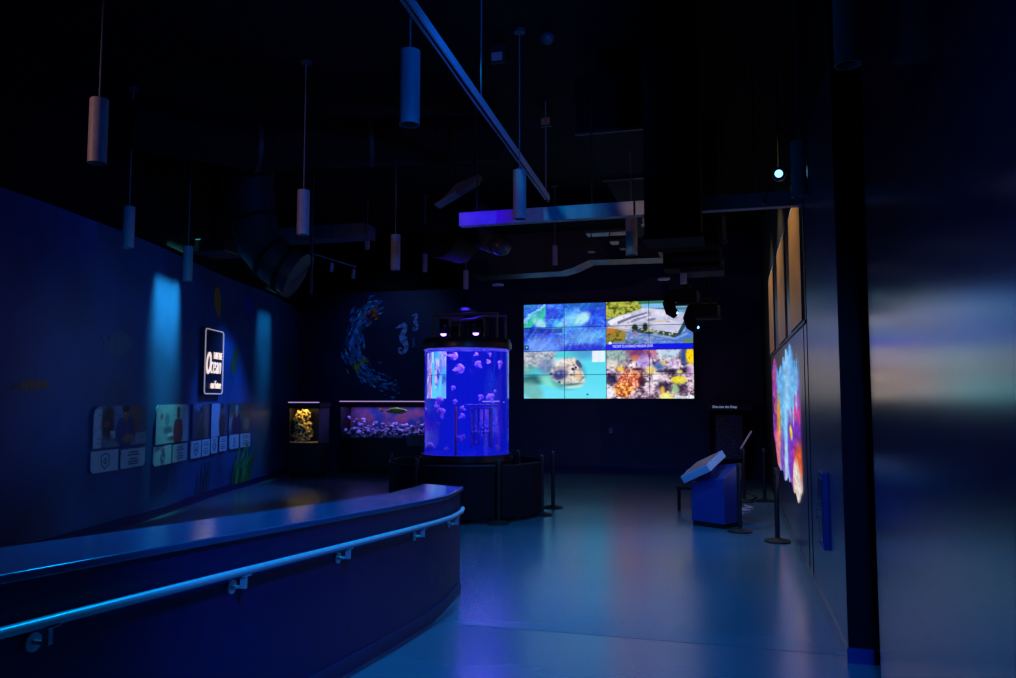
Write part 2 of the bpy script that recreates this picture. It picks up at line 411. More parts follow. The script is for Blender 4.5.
def pic_aerial(U, V):
    n1 = fbm(U * 10, V * 8, 41); n2 = fbm(U * 30, V * 24, 42)
    C = ramp(n2 * 1.5 - .25, [(60, 90, 150), (100, 130, 190), (150, 165, 210)])
    hedge = np.clip(sm(-.02, .05, V - .62 - .35 * U) * (U < .45), 0, 1)
    hc = ramp(n2 * 1.6 - .3, [(40, 50, 10), (110, 125, 35), (190, 185, 80), (90, 130, 40)])
    C = C * (1 - hedge[..., None]) + hc * hedge[..., None]
    C = mix(C, (40, 110, 80), ((V > .93)) * (U > .38) * .9)
    C = mix(C, (120, 180, 225), ((V > .85) & (V <= .94)) * (U > .42) * (.6 + .6 * n2))
    C = mix(C, (50, 120, 90), ((V > .80) & (V <= .855)) * (U > .5) * (n2 > .42) * .8)
    C = mix(C, (110, 150, 200), ((V > .60) & (V < .80)) * (U > .78) * .8)
    roof = inpoly(U, V, [(.02, .60), (.04, .52), (.15, .46), (.33, .40), (.55, .37), (.80, .27), (.86, .45), (.95, .72), (.78, .78), (.55, .84), (.42, .85), (.36, .80), (.15, .70)])
    rc = ramp(n1 * 1.3 - .15, [(150, 155, 185), (190, 190, 215), (220, 218, 232)])
    C = C * (1 - roof[..., None]) + rc * roof[..., None]
    C = mix(C, (90, 90, 120), inpoly(U, V, [(.13, .58), (.33, .71), (.48, .77), (.48, .74), (.30, .64), (.14, .52)]) * .8)
    C = mix(C, (110, 110, 140), inpoly(U, V, [(.28, .58), (.52, .72), (.53, .69), (.30, .55)]) * .7)
    C = mix(C, (235, 232, 240), inpoly(U, V, [(.02, .58), (.14, .68), (.30, .74), (.30, .70), (.14, .60), (.05, .52)]) * .7)
    C = mix(C, (80, 80, 110), ell(U, V, .53, .61, .05, .025, .5, .4) * .7 + ell(U, V, .36, .63, .06, .012, .5, .5) * .7)
    C = mix(C, (200, 170, 90), ((np.abs(V - (.57 - .03 * (U - .6))) < .012) & (U > .55) & (U < .72)) * .6)
    C = mix(C, (150, 160, 200), ell(U, V, .72, .44, .12, .07, .6, .1) * .45)
    C = mix(C, (245, 242, 248), sm(.66, .85, n2) * roof * .8)
    C = mix(C, (120, 90, 90), (h2(np.floor(U * 40), np.floor(V * 26), 3) > .93) * roof * .35)
    # parking, trees, lawns
    lawn = inpoly(U, V, [(0, .45), (.12, .44), (.24, .36), (.22, .18), (0, .14)])
    lc = ramp(n2 * 1.6 - .3, [(40, 50, 15), (90, 95, 20), (160, 130, 40), (110, 110, 30)])
    C = C * (1 - lawn[..., None]) + lc * lawn[..., None]
    C = mix(C, (190, 110, 30), ell(U, V, .05, .40, .07, .06, .6) * .8)
    C = mix(C, (225, 180, 120), inpoly(U, V, [(.02, .50), (.15, .46), (.28, .40), (.27, .375), (.14, .435), (.02, .47)]) * .8)
    edge = np.abs(V - (.43 - .30 * (U - .3))) < .055
    tr = edge & (U > .3) & (U < .86) & (n2 > .45)
    C = mix(C, (35, 55, 30), tr * .9)
    C = mix(C, (150, 160, 60), edge * (U > .45) * (U < .8) * (n2 < .4) * .7)
    C = mix(C, (25, 40, 30), ell(U, V, .34, .46, .035, .06, .4) + ell(U, V, .46, .46, .03, .08, .4))
    C = mix(C, (200, 90, 90), ell(U, V, .34, .33, .03, .02, .5) * .8)
    C = mix(C, (60, 105, 190), inpoly(U, V, [(.8, .25), (.9, .35), (1, .6), (1, .15), (.9, .14), (.75, .16), (.5, .16)]) * .75)
    C = mix(C, (25, 60, 60), inpoly(U, V, [(.82, .30), (.86, .30), (1, .72), (1, .80), (.96, .76)]) * (.6 + .5 * n2))
    C = mix(C, (90, 130, 60), ell(U, V, .95, .15, .06, .06, .4) * .9)
    C = mix(C, (150, 170, 225), inpoly(U, V, [(.5, .30), (.8, .19), (.95, .30), (.93, .34), (.8, .23), (.55, .34)]) * .6)
    C = mix(C, (35, 70, 60), (sm(.55, .7, n2) * (V < .22) * (U < .45)) * .7)
    C = mix(C, (225, 235, 255), ell(U, V, .045, .145, .018, .03, .4))
    C = mix(C, (12, 22, 215), sm(.118, .125, .24 - V) * 1.0)
    return C

def pic_coral(U, V):
    wu = U + .045 * (fbm(U * 12, V * 8, 91) - .5); wv = V + .09 * (fbm(U * 12, V * 8, 92) - .5)
    b, e, i = vor(wu * 11, wv * 7, 4); b2, e2, i2 = vor(wu * 24, wv * 15, 6); n1 = fbm(U * 6, V * 4, 55); n3 = fbm(U * 34, V * 22, 57); n4 = fbm(U * 16, V * 11, 58)
    C = ramp(i * .6 + .4 * n4, [(45, 30, 55), (125, 90, 120), (215, 190, 205), (90, 60, 85), (235, 225, 232), (150, 110, 130), (70, 55, 90)])
    C = mix(C, (240, 232, 240), sm(.52, .72, n3) * .7); C = mix(C, (45, 25, 50), sm(.46, .30, n3) * .75)
    C = mix(C, (120, 165, 150), ell(U, V, .10, .92, .20, .16, .6) * .7)
    C = mix(C, (210, 210, 190), ell(U, V, .08, .70, .13, .09, .6) * .6)
    C = mix(C, (110, 45, 95), ell(U, V, .37, .93, .12, .12, .6) * (.6 + .6 * n3))
    C = mix(C, (170, 145, 222), ell(U, V, .43, .75, .08, .15, .6) * (.4 + .7 * n3))
    C = mix(C, (205, 110, 55), ell(U, V, .335, .83, .035, .07, .6) * .8)
    C = mix(C, (170, 200, 220), ell(U, V, .72, .92, .14, .11, .6) * (.3 + .9 * n3))
    C = mix(C, (200, 95, 135), ell(U, V, .54, .93, .05, .07, .6) * .6)
    C = mix(C, (40, 60, 125), ell(U, V, .90, .88, .05, .2, .6) * .9)
    C = mix(C, (50, 90, 165), ell(U, V, .61, .66, .07, .08, .7) * (.5 + .6 * n3))
    C = mix(C, (225, 205, 248), ell(U, V, .77, .68, .06, .09, .6) * (.3 + .9 * n3))
    C = mix(C, (225, 190, 80), ell(U, V, .66, .72, .03, .05, .6) * .7)
    om = np.clip(ell(wu, wv, .28, .40, .15, .22, .3, -.2) + ell(wu, wv, .20, .19, .115, .18, .3), 0, 1)
    oc = ramp(i2, [(225, 105, 65), (250, 175, 130), (190, 70, 45), (240, 140, 95)])
    oc = mix(oc, (245, 160, 25), ell(U, V, .19, .17, .12, .18, .5) * .75)
    oc = mix(oc, (255, 215, 175), sm(.45, .1, b2) * .55); oc = mix(oc, (95, 20, 20), sm(.16, .02, e2) * .7); oc = mix(oc, (120, 35, 25), sm(.50, .32, n3) * .75); oc = mix(oc, (255, 225, 190), sm(.58, .72, n3) * .5)
    C = C * (1 - om[..., None]) + oc * om[..., None]
    C = mix(C, (240, 195, 35), ell(U, V, .16, .61, .04, .05, .6) * .9)
    C = mix(C, (45, 20, 40), np.clip(ell(U, V, .41, .36, .035, .13, .6) + ell(U, V, .36, .60, .06, .03, .6), 0, 1) * .85)
    C = mix(C, (232, 208, 120), ell(U, V, .51, .575, .06, .075, .4) * (.6 + .6 * n3))
    C = mix(C, (26, 18, 48), np.clip(ell(U, V, .06, .40, .07, .12, .5) + ell(U, V, .76, .55, .14, .05, .6) + ell(U, V, .66, .25, .07, .09, .6) + ell(U, V, .92, .58, .05, .06, .6) + ell(U, V, .84, .22, .08, .10, .7) * .7, 0, 1) * .85)
    C = mix(C, (228, 228, 235), ell(U, V, .035, .12, .05, .11, .4) * .85)
    C = mix(C, (238, 215, 228), ell(U, V, .66, .45, .055, .07, .5) * (.3 + .8 * n3))
    y = ell(U, V, .83, .38, .09, .08, .3)
    C = mix(C, (228, 218, 45), y * (.5 + .7 * n4)); C = mix(C, (120, 105, 20), y * sm(.12, .0, e2) * .7)
    C = mix(C, (215, 212, 120), ell(U, V, .84, .54, .035, .04, .5) * .9)
    C = mix(C, (150, 195, 130), ell(U, V, .79, .20, .04, .08, .5) * .85)
    C = mix(C, (235, 170, 45), ell(U, V, .645, .18, .025, .07, .5) * .9)
    C = mix(C, (232, 228, 130), ell(U, V, .69, .03, .085, .10, .35) * (.7 + .4 * n3))
    yy = ell(U, V, .965, .87, .05, .17, .3)
    C = mix(C, (250, 210, 15), yy); C = mix(C, (150, 110, 0), yy * sm(.14, .0, e2) * .7)
    C = mix(C, (205, 155, 215), ell(U, V, .96, .55, .04, .12, .6) * .6)
    C = mix(C, (220, 235, 240), ((V < .06) & (U > .78)) * .7)
    return C

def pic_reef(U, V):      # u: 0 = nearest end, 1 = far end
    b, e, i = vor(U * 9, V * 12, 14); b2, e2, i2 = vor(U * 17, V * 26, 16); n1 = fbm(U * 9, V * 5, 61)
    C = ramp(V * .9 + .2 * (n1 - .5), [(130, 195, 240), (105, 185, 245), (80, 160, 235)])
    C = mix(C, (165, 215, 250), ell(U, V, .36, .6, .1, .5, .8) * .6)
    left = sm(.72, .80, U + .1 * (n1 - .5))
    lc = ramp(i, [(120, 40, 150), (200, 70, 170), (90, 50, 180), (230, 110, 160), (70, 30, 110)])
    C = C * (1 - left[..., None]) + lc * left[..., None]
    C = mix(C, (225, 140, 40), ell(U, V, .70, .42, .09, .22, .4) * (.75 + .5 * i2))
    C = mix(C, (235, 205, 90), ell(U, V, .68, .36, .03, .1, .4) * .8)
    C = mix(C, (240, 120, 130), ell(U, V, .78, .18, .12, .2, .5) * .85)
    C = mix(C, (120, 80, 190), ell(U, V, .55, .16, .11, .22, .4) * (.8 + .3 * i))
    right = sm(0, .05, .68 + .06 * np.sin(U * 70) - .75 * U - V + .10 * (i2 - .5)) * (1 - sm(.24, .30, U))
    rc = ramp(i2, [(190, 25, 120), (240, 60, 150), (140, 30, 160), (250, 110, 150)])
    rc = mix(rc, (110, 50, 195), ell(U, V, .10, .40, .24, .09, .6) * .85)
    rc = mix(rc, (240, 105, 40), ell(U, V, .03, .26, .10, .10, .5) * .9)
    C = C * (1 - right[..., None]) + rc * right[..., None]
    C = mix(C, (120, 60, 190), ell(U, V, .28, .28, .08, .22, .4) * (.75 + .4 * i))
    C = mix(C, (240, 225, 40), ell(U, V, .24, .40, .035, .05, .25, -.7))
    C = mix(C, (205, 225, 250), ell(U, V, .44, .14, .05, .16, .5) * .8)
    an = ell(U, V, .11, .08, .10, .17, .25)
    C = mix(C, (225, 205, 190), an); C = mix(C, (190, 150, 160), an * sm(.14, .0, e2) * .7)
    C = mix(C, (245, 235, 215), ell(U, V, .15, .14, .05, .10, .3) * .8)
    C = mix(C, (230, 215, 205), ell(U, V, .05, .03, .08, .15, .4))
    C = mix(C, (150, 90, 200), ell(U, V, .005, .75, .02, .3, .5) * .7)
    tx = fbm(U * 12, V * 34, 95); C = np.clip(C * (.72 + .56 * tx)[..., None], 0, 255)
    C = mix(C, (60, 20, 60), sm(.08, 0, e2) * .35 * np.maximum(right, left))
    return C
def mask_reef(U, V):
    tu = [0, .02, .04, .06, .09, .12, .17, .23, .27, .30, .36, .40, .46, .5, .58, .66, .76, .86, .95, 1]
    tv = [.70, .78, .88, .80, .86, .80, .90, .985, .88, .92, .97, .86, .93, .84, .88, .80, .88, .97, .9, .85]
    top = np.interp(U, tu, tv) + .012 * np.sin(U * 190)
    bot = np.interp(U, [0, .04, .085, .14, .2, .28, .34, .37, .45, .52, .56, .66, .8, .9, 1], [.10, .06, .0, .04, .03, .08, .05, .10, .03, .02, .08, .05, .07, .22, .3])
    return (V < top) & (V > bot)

# ------------------------------------------------------------------ the room
XR = 0.78                    # face of the right-hand wall
RY, RS = 6.45, 0.05          # the ramp starts here and climbs towards the near end
def rz(y): return max(0.0, (RY - y) * RS)

def catmull(P, n=14):
    out = []; Q = [P[0]] + P + [P[-1]]
    for i in range(len(P) - 1):
        a, b, c, d = Q[i:i + 4]
        for k in range(n):
            t = k / n
            out.append(tuple(.5 * ((2 * b[j]) + (-a[j] + c[j]) * t + (2 * a[j] - 5 * b[j] + 4 * c[j] - d[j]) * t * t + (-a[j] + 3 * b[j] - 3 * c[j] + d[j]) * t ** 3) for j in (0, 1)))
    out.append(P[-1]); return out
LW = catmull([(-7.7, 1), (-7.9, 4), (-8.15, 7), (-8.5, 9), (-8.9, 10.7), (-9.4, 12.3), (-9.9, 14), (-10.35, 16), (-11, 18), (-12, 20.4)])
LS = [0.0]
for a, b in zip(LW, LW[1:]): LS.append(LS[-1] + math.hypot(b[0] - a[0], b[1] - a[1]))
def wall_at(s):
    for i in range(len(LW) - 1):
        if LS[i] <= s <= LS[i + 1]:
            u = (s - LS[i]) / (LS[i + 1] - LS[i]); a, b = LW[i], LW[i + 1]
            t = Vector((b[0] - a[0], b[1] - a[1], 0)).normalized()
            return Vector((a[0] + (b[0] - a[0]) * u, a[1] + (b[1] - a[1]) * u, 0)), t, Vector((t.y, -t.x, 0))

# floor: lower hall slab and the ramp beside the low wall
mb = MB()
mb.box(-12.6, 3.2, RY + .006, 21.2, -.25, 0)
mb.box(-12.6, -2.75, -3.2, RY + .006, -.25, 0)
mb.prism([(-2.75, RY - .006, -.25), (-2.75, RY - .006, 0), (-2.75, -3.2, rz(-3.2)), (-2.75, -3.2, -.25)], (5.95, 0, 0))
mb.box(-2.75, 3.2, RY - .006, RY + .006, -.25, -.012)
struct(mb.build('floor', M['floor']))
struct(MB().box(-12.8, 3.4, -3.3, 21.3, 6.1, 6.2).build('ceiling', M['black']))
# left wall: one continuous curved wall with a printed blue graphic, black above
def curved(z0, z1, off, th, s0=0, s1=99):
    mb = MB(); P = []
    for i, (x, y) in enumerate(LW):
        if not s0 <= LS[i] <= s1: continue
        _, t, n = wall_at(min(LS[i] + 1e-4, LS[-1] - 1e-4)); P.append((Vector((x, y, 0)) + n * off, Vector((x, y, 0)) + n * (off - th)))
    V = []; F = []
    for a, b in P: V += [(a.x, a.y, z0), (a.x, a.y, z1), (b.x, b.y, z1), (b.x, b.y, z0)]
    for i in range(len(P) - 1):
        for k in range(4):
            k2 = (k + 1) % 4; F.append((i * 4 + k, i * 4 + k2, i * 4 + 4 + k2, i * 4 + 4 + k))
    F += [(0, 1, 2, 3), tuple((len(P) - 1) * 4 + k for k in (3, 2, 1, 0))]
    return mb.add(V, F)
struct(curved(0, 4.36, 0, .2).build('wall_left', M['mural'], smooth=40))
struct(curved(4.36, 6.1, .16, .36).build('wall_left_upper', M['black'], smooth=40))
struct(curved(0, .13, .06, .06).build('baseboard_left', M['navy'], smooth=40))
# back wall: navy graphic bay on the left, darker display bay on the right
struct(MB().box(-12.2, -6.95, 20.3, 20.6, 0, 4.9).build('wall_back_left', M['mural_dark']))
struct(MB().box(-6.95, 0.9, 20.42, 20.6, 0, 6.1).build('wall_back', M['backwall']))
struct(MB().box(-12.2, -6.95, 20.25, 20.6, 4.9, 6.1).build('wall_back_upper', M['black']))
struct(MB().box(-6.95, .78, 20.395, 20.42, 0, .14).build('baseboard_back', M['navy']))
# right wall
struct(MB().box(XR, XR + .22, 6.27, 8.72, rz(6.27), 4.5).box(XR, XR + .22, 8.75, 16.3, 0, 4.5).build('wall_right', M['satin_wall']))
struct(MB().box(XR, XR + .22, 16.3, 20.42, 0, 6.1).build('wall_right_far', M['black']))
struct(MB().box(XR, XR + .35, 6.27, 16.3, 4.5, 6.1).build('wall_right_upper', M['black']))
struct(MB().box(.885, 1.25, -3.2, 5.62, -.1, 6.1).build('wall_right_near', M['navy_gloss']))
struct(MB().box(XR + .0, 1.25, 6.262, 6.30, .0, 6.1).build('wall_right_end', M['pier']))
struct(MB().box(XR - .012, XR, 6.25, 16.3, 0, .10).build('baseboard_right', M['navy_gloss']))
struct(MB().box(XR - .012, .945, 6.245, 6.262, 0, .115).build('baseboard_right_end', M['kiosk']))
struct(MB().box(-8.2, 3.3, -3.3, -3.2, -.2, 6.1).build('wall_front', M['backwall']))
# horizontal ledge and joint lines on the right wall
struct(MB().box(XR - .02, XR, 8.76, 16.28, 2.685, 2.72).build('trim_ledge', M['blackmetal']))
for k, y in enumerate((8.735, 9.12)):
    struct(MB().box(XR - .006, XR + .002, y - .012, y + .012, .11, 4.45 if k == 0 else 2.68).build('trim_joint', M['black']))

# low ramp wall with its laminate cap
front = [(-2.60, 7.50), (-2.55, 7.15), (-2.50, 6.75), (-2.475, 6.3), (-2.475, 5.5), (-2.50, 4.5), (-2.53, 3.5), (-2.55, 2.5), (-2.56, 1.5), (-2.57, 0.3)]
back = [(-3.02, 7.66), (-3.01, 7.25), (-3.01, 6.8), (-3.0, 6.3), (-3.01, 5.5), (-3.03, 4.5), (-3.06, 3.5), (-3.09, 2.5), (-3.10, 1.5), (-3.11, .3)]
def wall_strip(df, db, z0f, z1f):
    V = []; F = []
    for (a, b) in zip(front, back):
        f = (a[0] + df, a[1]); g = (b[0] - db, b[1]); zz = max(0, (6.9 - a[1]) * .054)
        V += [(f[0], f[1], z0f(zz, a[1])), (f[0], f[1], z1f(zz, a[1])), (g[0], g[1], z1f(zz, a[1])), (g[0], g[1], z0f(zz, a[1]))]
    n = len(front)
    for i in range(n - 1):
        for k in range(4):
            k2 = (k + 1) % 4; F.append((i * 4 + k, i * 4 + k2, i * 4 + 4 + k2, i * 4 + 4 + k))
    F += [(0, 1, 2, 3), tuple((n - 1) * 4 + k for k in (3, 2, 1, 0))]
    return MB().add(V, F)
lowwall = struct(wall_strip(0, 0, lambda z, y: -.1, lambda z, y: .985 + z).build('wall_ramp', M['navy'], smooth=40))
cp = wall_strip(.035, .03, lambda z, y: .985 + z, lambda z, y: 1.022 + z).build('trim_cap', M['cap'], smooth=40, bevel=.006); struct(cp)
bb = MB(); V = []; F = []
for i, a in enumerate(front):
    z = rz(a[1]); V += [(a[0] + .012, a[1], z - .02), (a[0] + .012, a[1], z + .105), (a[0] - .01, a[1], z + .105), (a[0] - .01, a[1], z - .02)]
for i in range(len(front) - 1):
    for k in range(4):
        k2 = (k + 1) % 4; F.append((i * 4 + k, i * 4 + k2, i * 4 + 4 + k2, i * 4 + 4 + k))
F += [(0, 1, 2, 3), tuple((len(front) - 1) * 4 + k for k in (3, 2, 1, 0))]
struct(bb.add(V, F).build('baseboard_ramp', M['basestrip'], smooth=40))

# handrail along the low wall
hr = thing('handrail', 'round steel handrail on brackets along the low ramp wall', 'handrail', (-2.5, 4, .9))
rail = []
for a in front[:]:
    rail.append((a[0] + .085, a[1], .83 + max(0, (6.9 - a[1]) * .054)))
rail[0] = (front[0][0] + .075, 7.36, .83)
MB().tube(rail, .021, 16).build('rail', M['steel'], hr, smooth=50)
def on_front(y):
    for a, b in zip(front, front[1:]):
        if b[1] <= y <= a[1]:
            u = (y - a[1]) / (b[1] - a[1]); return a[0] + (b[0] - a[0]) * u
for y in (6.95, 6.0, 4.75, 3.65, 2.45, 1.2):
    x = on_front(y); z = .83 + max(0, (6.9 - y) * .054)
    b = MB(); b.cyl((x, y, z - .085), (x + .012, y, z - .085), .036, 20)
    b.tube([(x + .01, y, z - .085), (x + .05, y, z - .085), (x + .078, y, z - .075), (x + .085, y, z - .05), (x + .085, y, z - .018)], .009, 10)
    b.box(x + .066, x + .104, y - .03, y + .03, z - .026, z - .020)
    b.box(x + .070, x + .100, y - .022, y - .002, z - .085, z - .022)
    b.build('bracket', M['steel'], hr, smooth=40)

# ------------------------------------------------------------------ video wall
vw = thing('video_wall', 'bright video wall showing four aquarium pictures on the back wall', 'video wall', (-3.05, 20.2, 1.88))
VX0, VX1, VZ0, VZ1, VY = -5.23, -0.865, 1.88, 4.36, 20.14
MB().box(VX0 - .015, VX1 + .015, VY + .004, 20.43, VZ0 - .015, VZ1 + .015).build('housing', M['blacksatin'], vw)
tw, th = (VX1 - VX0) / 4, (VZ1 - VZ0) / 4
pics = {(0, 1): pic_ripples, (0, 0): pic_turtle, (1, 1): pic_aerial, (1, 0): pic_coral}
for ci in range(4):
    for ri in range(4):
        fn = pics[(ci // 2, ri // 2)]; du, dv = (ci % 2) * .5, (ri % 2) * .5
        gx = .007
        painted('display_screen', (VX0 + ci * tw + gx, VY, VZ0 + ri * th + gx), (1, 0, 0), (0, 0, 1), tw - 2 * gx, th - 2 * gx, 96, 58,
                lambda U, V, fn=fn, du=du, dv=dv: fn(du + U * .5, dv + V * .5), M['screen'], vw)
M['caption'] = mat('caption_white', (.8, .8, .8), .5, emit=(.95, .95, 1), strength=1.0, noise=(5, .02, 0))
text_part('WELCOME TO LOGGERHEAD MARINELIFE CENTER', (-2.88, VY - .004, 3.185), (1, 0, 0), (0, 0, 1), 1.02, .062, M['caption'], vw, 'caption_text', bold=-.012, depth=.002)

# ------------------------------------------------------------------ cylindrical jellyfish aquarium
TC = (-4.26, 12.6)
ta = thing('cylindrical_aquarium', 'tall round jellyfish aquarium glowing blue in front of the video wall', 'aquarium', (TC[0], TC[1], 0))
TR = .705
MB().lathe([(0, 0), (.80, 0), (.80, .10), (.74, .12), (.74, .86), (.78, .88), (.78, .93), (0, .93)], (*TC, 0), 64).build('plinth', M['blacksatin'], ta, smooth=35)
MB().lathe([(.735, .90), (.755, .90), (.755, .985), (.735, .985), (.735, .90)], (*TC, 0), 64).build('base_ring', M['blackmetal'], ta, smooth=35)
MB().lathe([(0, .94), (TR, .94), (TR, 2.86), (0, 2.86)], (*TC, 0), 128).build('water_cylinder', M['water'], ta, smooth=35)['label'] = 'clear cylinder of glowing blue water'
MB().lathe([(0, 2.87), (.712, 2.87), (.712, 2.705), (.735, 2.705), (.752, 2.72), (.752, 2.80), (.74, 2.83), (.72, 2.88), (0, 2.88)], (*TC, 0), 64).build('lid_ring', M['blacksatin'], ta, smooth=35)
rig = MB()
for sx in (-.50, .60):
    for sy in (-.25, .25): rig.box(TC[0] + sx - .018, TC[0] + sx + .018, TC[1] + sy - .018, TC[1] + sy + .018, 2.82, 3.30)
for sx in (-.22, .38, -.05): rig.box(TC[0] + sx - .012, TC[0] + sx + .012, TC[1] - .26, TC[1] - .236, 2.84, 3.22)
rig.box(TC[0] - .52, TC[0] + .62, TC[1] - .27, TC[1] - .23, 3.27, 3.31).box(TC[0] - .52, TC[0] + .62, TC[1] + .23, TC[1] + .27, 3.27, 3.31)
rig.box(TC[0] - .30, TC[0] - .03, TC[1] - .26, TC[1] - .236, 2.83, 2.85)
rig.build('light_frame', M['duct'], ta, bevel=.004)
MB().box(TC[0] - .42, TC[0] - .27, TC[1] - .2, TC[1] + .1, 2.9, 3.22).box(TC[0] + .1, TC[0] + .34, TC[1] - .2, TC[1] + .15, 2.9, 3.2).box(TC[0] - .2, TC[0] - .07, TC[1] - .2, TC[1] + .1, 2.83, 3.1).build('equipment_case', M['black'], ta, bevel=.01)
tr = MB().tube([(TC[0] - .45, TC[1] - .2, 3.27), (TC[0] - .25, TC[1] - .24, 3.22), (TC[0] - .05, TC[1] - .22, 3.18), (TC[0] + .2, TC[1] - .2, 3.2), (TC[0] + .5, TC[1] - .2, 3.27)], .028, 12)
tr.build('hose', M['ductlit'], ta, smooth=50)
MB().lathe([(.0, 3.31), (.16, 3.31), (.17, 3.36), (.13, 3.41), (0, 3.42)], (TC[0] - .03, TC[1], 0), 28).build('hub', M['blackmetal'], ta, smooth=35)
for sx in (-.28, .28):
    l = MB().lathe([(.03, 3.10), (.06, 3.07), (.075, 3.0), (.075, 2.955)], (TC[0] + sx, TC[1] - .38, 0), 20).build('lamp', M['blackmetal'], ta, smooth=35)
    MB().ball((TC[0] + sx, TC[1] - .38, 2.95), .05, .05, .035, 16, 8).build('lens', M['lampviolet'], l, smooth=60)
MB().cyl((TC[0] - .03, TC[1] - .40, .95), (TC[0] - .03, TC[1] - .40, 1.76), .018, 14).build('standpipe', M['pipe'], ta, smooth=40)['label'] = 'orange-red standpipe'
ob = MB()
bx0, bx1, by, bz0, bz1 = TC[0] + .16, TC[0] + .50, TC[1] - .30, 1.10, 1.74
for x in (bx0, bx1 - .03, bx0 + .12, bx0 + .2): ob.box(x, x + (.022 if x in (bx0,) else .016), by - .01, by + .01, bz0 + (.0 if x == bx0 else .05), bz1)
ob.box(bx0, bx1, by - .012, by + .012, bz1 - .02, bz1).box(bx0 + .03, bx1, by - .012, by + .012, 1.40, 1.415)
ob.box(bx0 + .03, bx0 + .06, by, by + .1, bz0 + .05, bz1).box(bx1 - .1, bx1 - .03, by + .1, by + .11, bz0, bz1).box(bx0, bx1, by - .02, by + .12, bz0 + .24, bz0 + .25)
ob.build('overflow_screen', M['acrylicbox'], ta)
MB().box(bx0 - .05, bx1 + .07, by - .1, by + .15, 1.79, 1.80).build('shelf', M['white'], ta)

# jellyfish
def make_jelly():
    t = thing('jellyfish', 'x', 'jellyfish', (0, 0, 0), 'jellyfish in the round aquarium')
    b = MB(); prof = [(0.0, .66), (.35, .62), (.65, .48), (.88, .26), (1.0, .0), (.98, -.14), (.90, -.10), (.80, .08), (.58, .28), (.30, .42), (0.0, .46)]
    V = []; F = []; seg = 32
    for r, z in prof:
        for k in range(seg):
            tt = 2 * math.pi * k / seg; w = 1 + (.06 * math.cos(8 * tt) if r > .75 else 0)
            V.append((r * w * math.cos(tt), r * w * math.sin(tt), z))
    for i in range(len(prof) - 1):
        for k in range(seg): F.append((i * seg + k, i * seg + (k + 1) % seg, (i + 1) * seg + (k + 1) % seg, (i + 1) * seg + k))
    b.add(V, F); b.build('bell', M['jelly'], t, smooth=60)
    a = MB()
    for k in range(4):
        c, s = math.cos(k * 1.57 + .4), math.sin(k * 1.57 + .4)
        a.tube([(.15 * c, .15 * s, .40), (.32 * c, .32 * s, .0), (.24 * c + .05, .24 * s, -.6), (.30 * c, .30 * s, -1.1), (.12 * c + .1, .12 * s, -1.8)], [.17, .19, .17, .11, .03], 8)
        a.tube([(.42 * c, .42 * s, .58), (.42 * c + .1 * s, .42 * s - .1 * c, .66), (.3 * c, .3 * s, .7)], .08, 8)
    a.build('oral_arms', M['jelly'], t, smooth=60)
    te = MB()
    for k in range(12):
        c, s = math.cos(k * .5236), math.sin(k * .5236)
        te.tube([(.95 * c, .95 * s, -.1), (.9 * c, .9 * s + .05, -.5), (.98 * c + .06, .98 * s, -.95)], [.022, .016, .008], 5)
    te.build('tentacles', M['jelly'], t)
    return t
JE = [(456.6, 354, 4.5, 100, 'upper jellyfish lying on its side left of the tank middle'), (462.5, 368, 5.5, 80, 'largest jellyfish near the top, trailing to the left'),
      (447, 350, 2.2, 20, 'small jellyfish touching the lid at upper left'), (478.3, 352, 2.2, 60, 'small jellyfish just under the lid, centre right'),
      (480, 363, 4, -40, 'slanting jellyfish below the lid, right of centre'), (490, 361, 2.6, 150, 'small jellyfish between the two upper right jellyfish'),
      (503, 362, 4, 20, 'upper right jellyfish beside the right edge of the tank'), (493, 352, 2, 10, 'tiny jellyfish under the right lamp'),
      (455.5, 387, 2.4, 30, 'lone small jellyfish in mid water above the orange pipe'), (457, 401, 2.6, 10, 'small jellyfish just above the tip of the orange pipe'),
      (440, 399.5, 5, 5, 'flat wide jellyfish under the bright picture at left'), (438, 405.5, 3, 170, 'round jellyfish second below the bright left picture'),
      (442, 411.5, 5.5, -15, 'big pale jellyfish left, with a ragged outline'), (439, 424, 2.7, 40, 'small round jellyfish low on the left, above the large lowest one'),
      (431, 446, 5, 15, 'large pale jellyfish at the lower left corner of the tank'), (449, 449, 2.3, 70, 'small jellyfish on the tank bottom left of the orange pipe'),
      (464, 408, 3, -60, 'slender tilted jellyfish right of the pipe tip'), (464.5, 416, 3.2, 60, 'jellyfish right of the pipe, second from the top'),
      (464.5, 438, 4.4, 110, 'plump pink jellyfish right of the pipe foot'), (483.5, 396.5, 3.2, 30, 'smaller of the two jellyfish resting on the shelf'),
      (491.7, 396.5, 5, -20, 'larger of the two jellyfish resting on the shelf'), (498, 390.6, 1.8, 40, 'tiny jellyfish above the right end of the shelf'),
      (478.5, 455.5, 1.8, 10, 'tiny jellyfish on the tank bottom in the middle'), (499, 448, 2.8, -70, 'jellyfish at the lower right behind the screen'),
      (479, 443.5, 2.8, 25, 'jellyfish at the lower left corner of the screen'), (426.5, 409.5, 2.6, 0, 'jellyfish against the left edge of the tank')]
proto = make_jelly()
yaw, pit = R(15.7), R(4.27)
CU = Vector((math.cos(yaw), math.sin(yaw), 0)); CF = Vector((-math.sin(yaw), math.cos(yaw), 0))
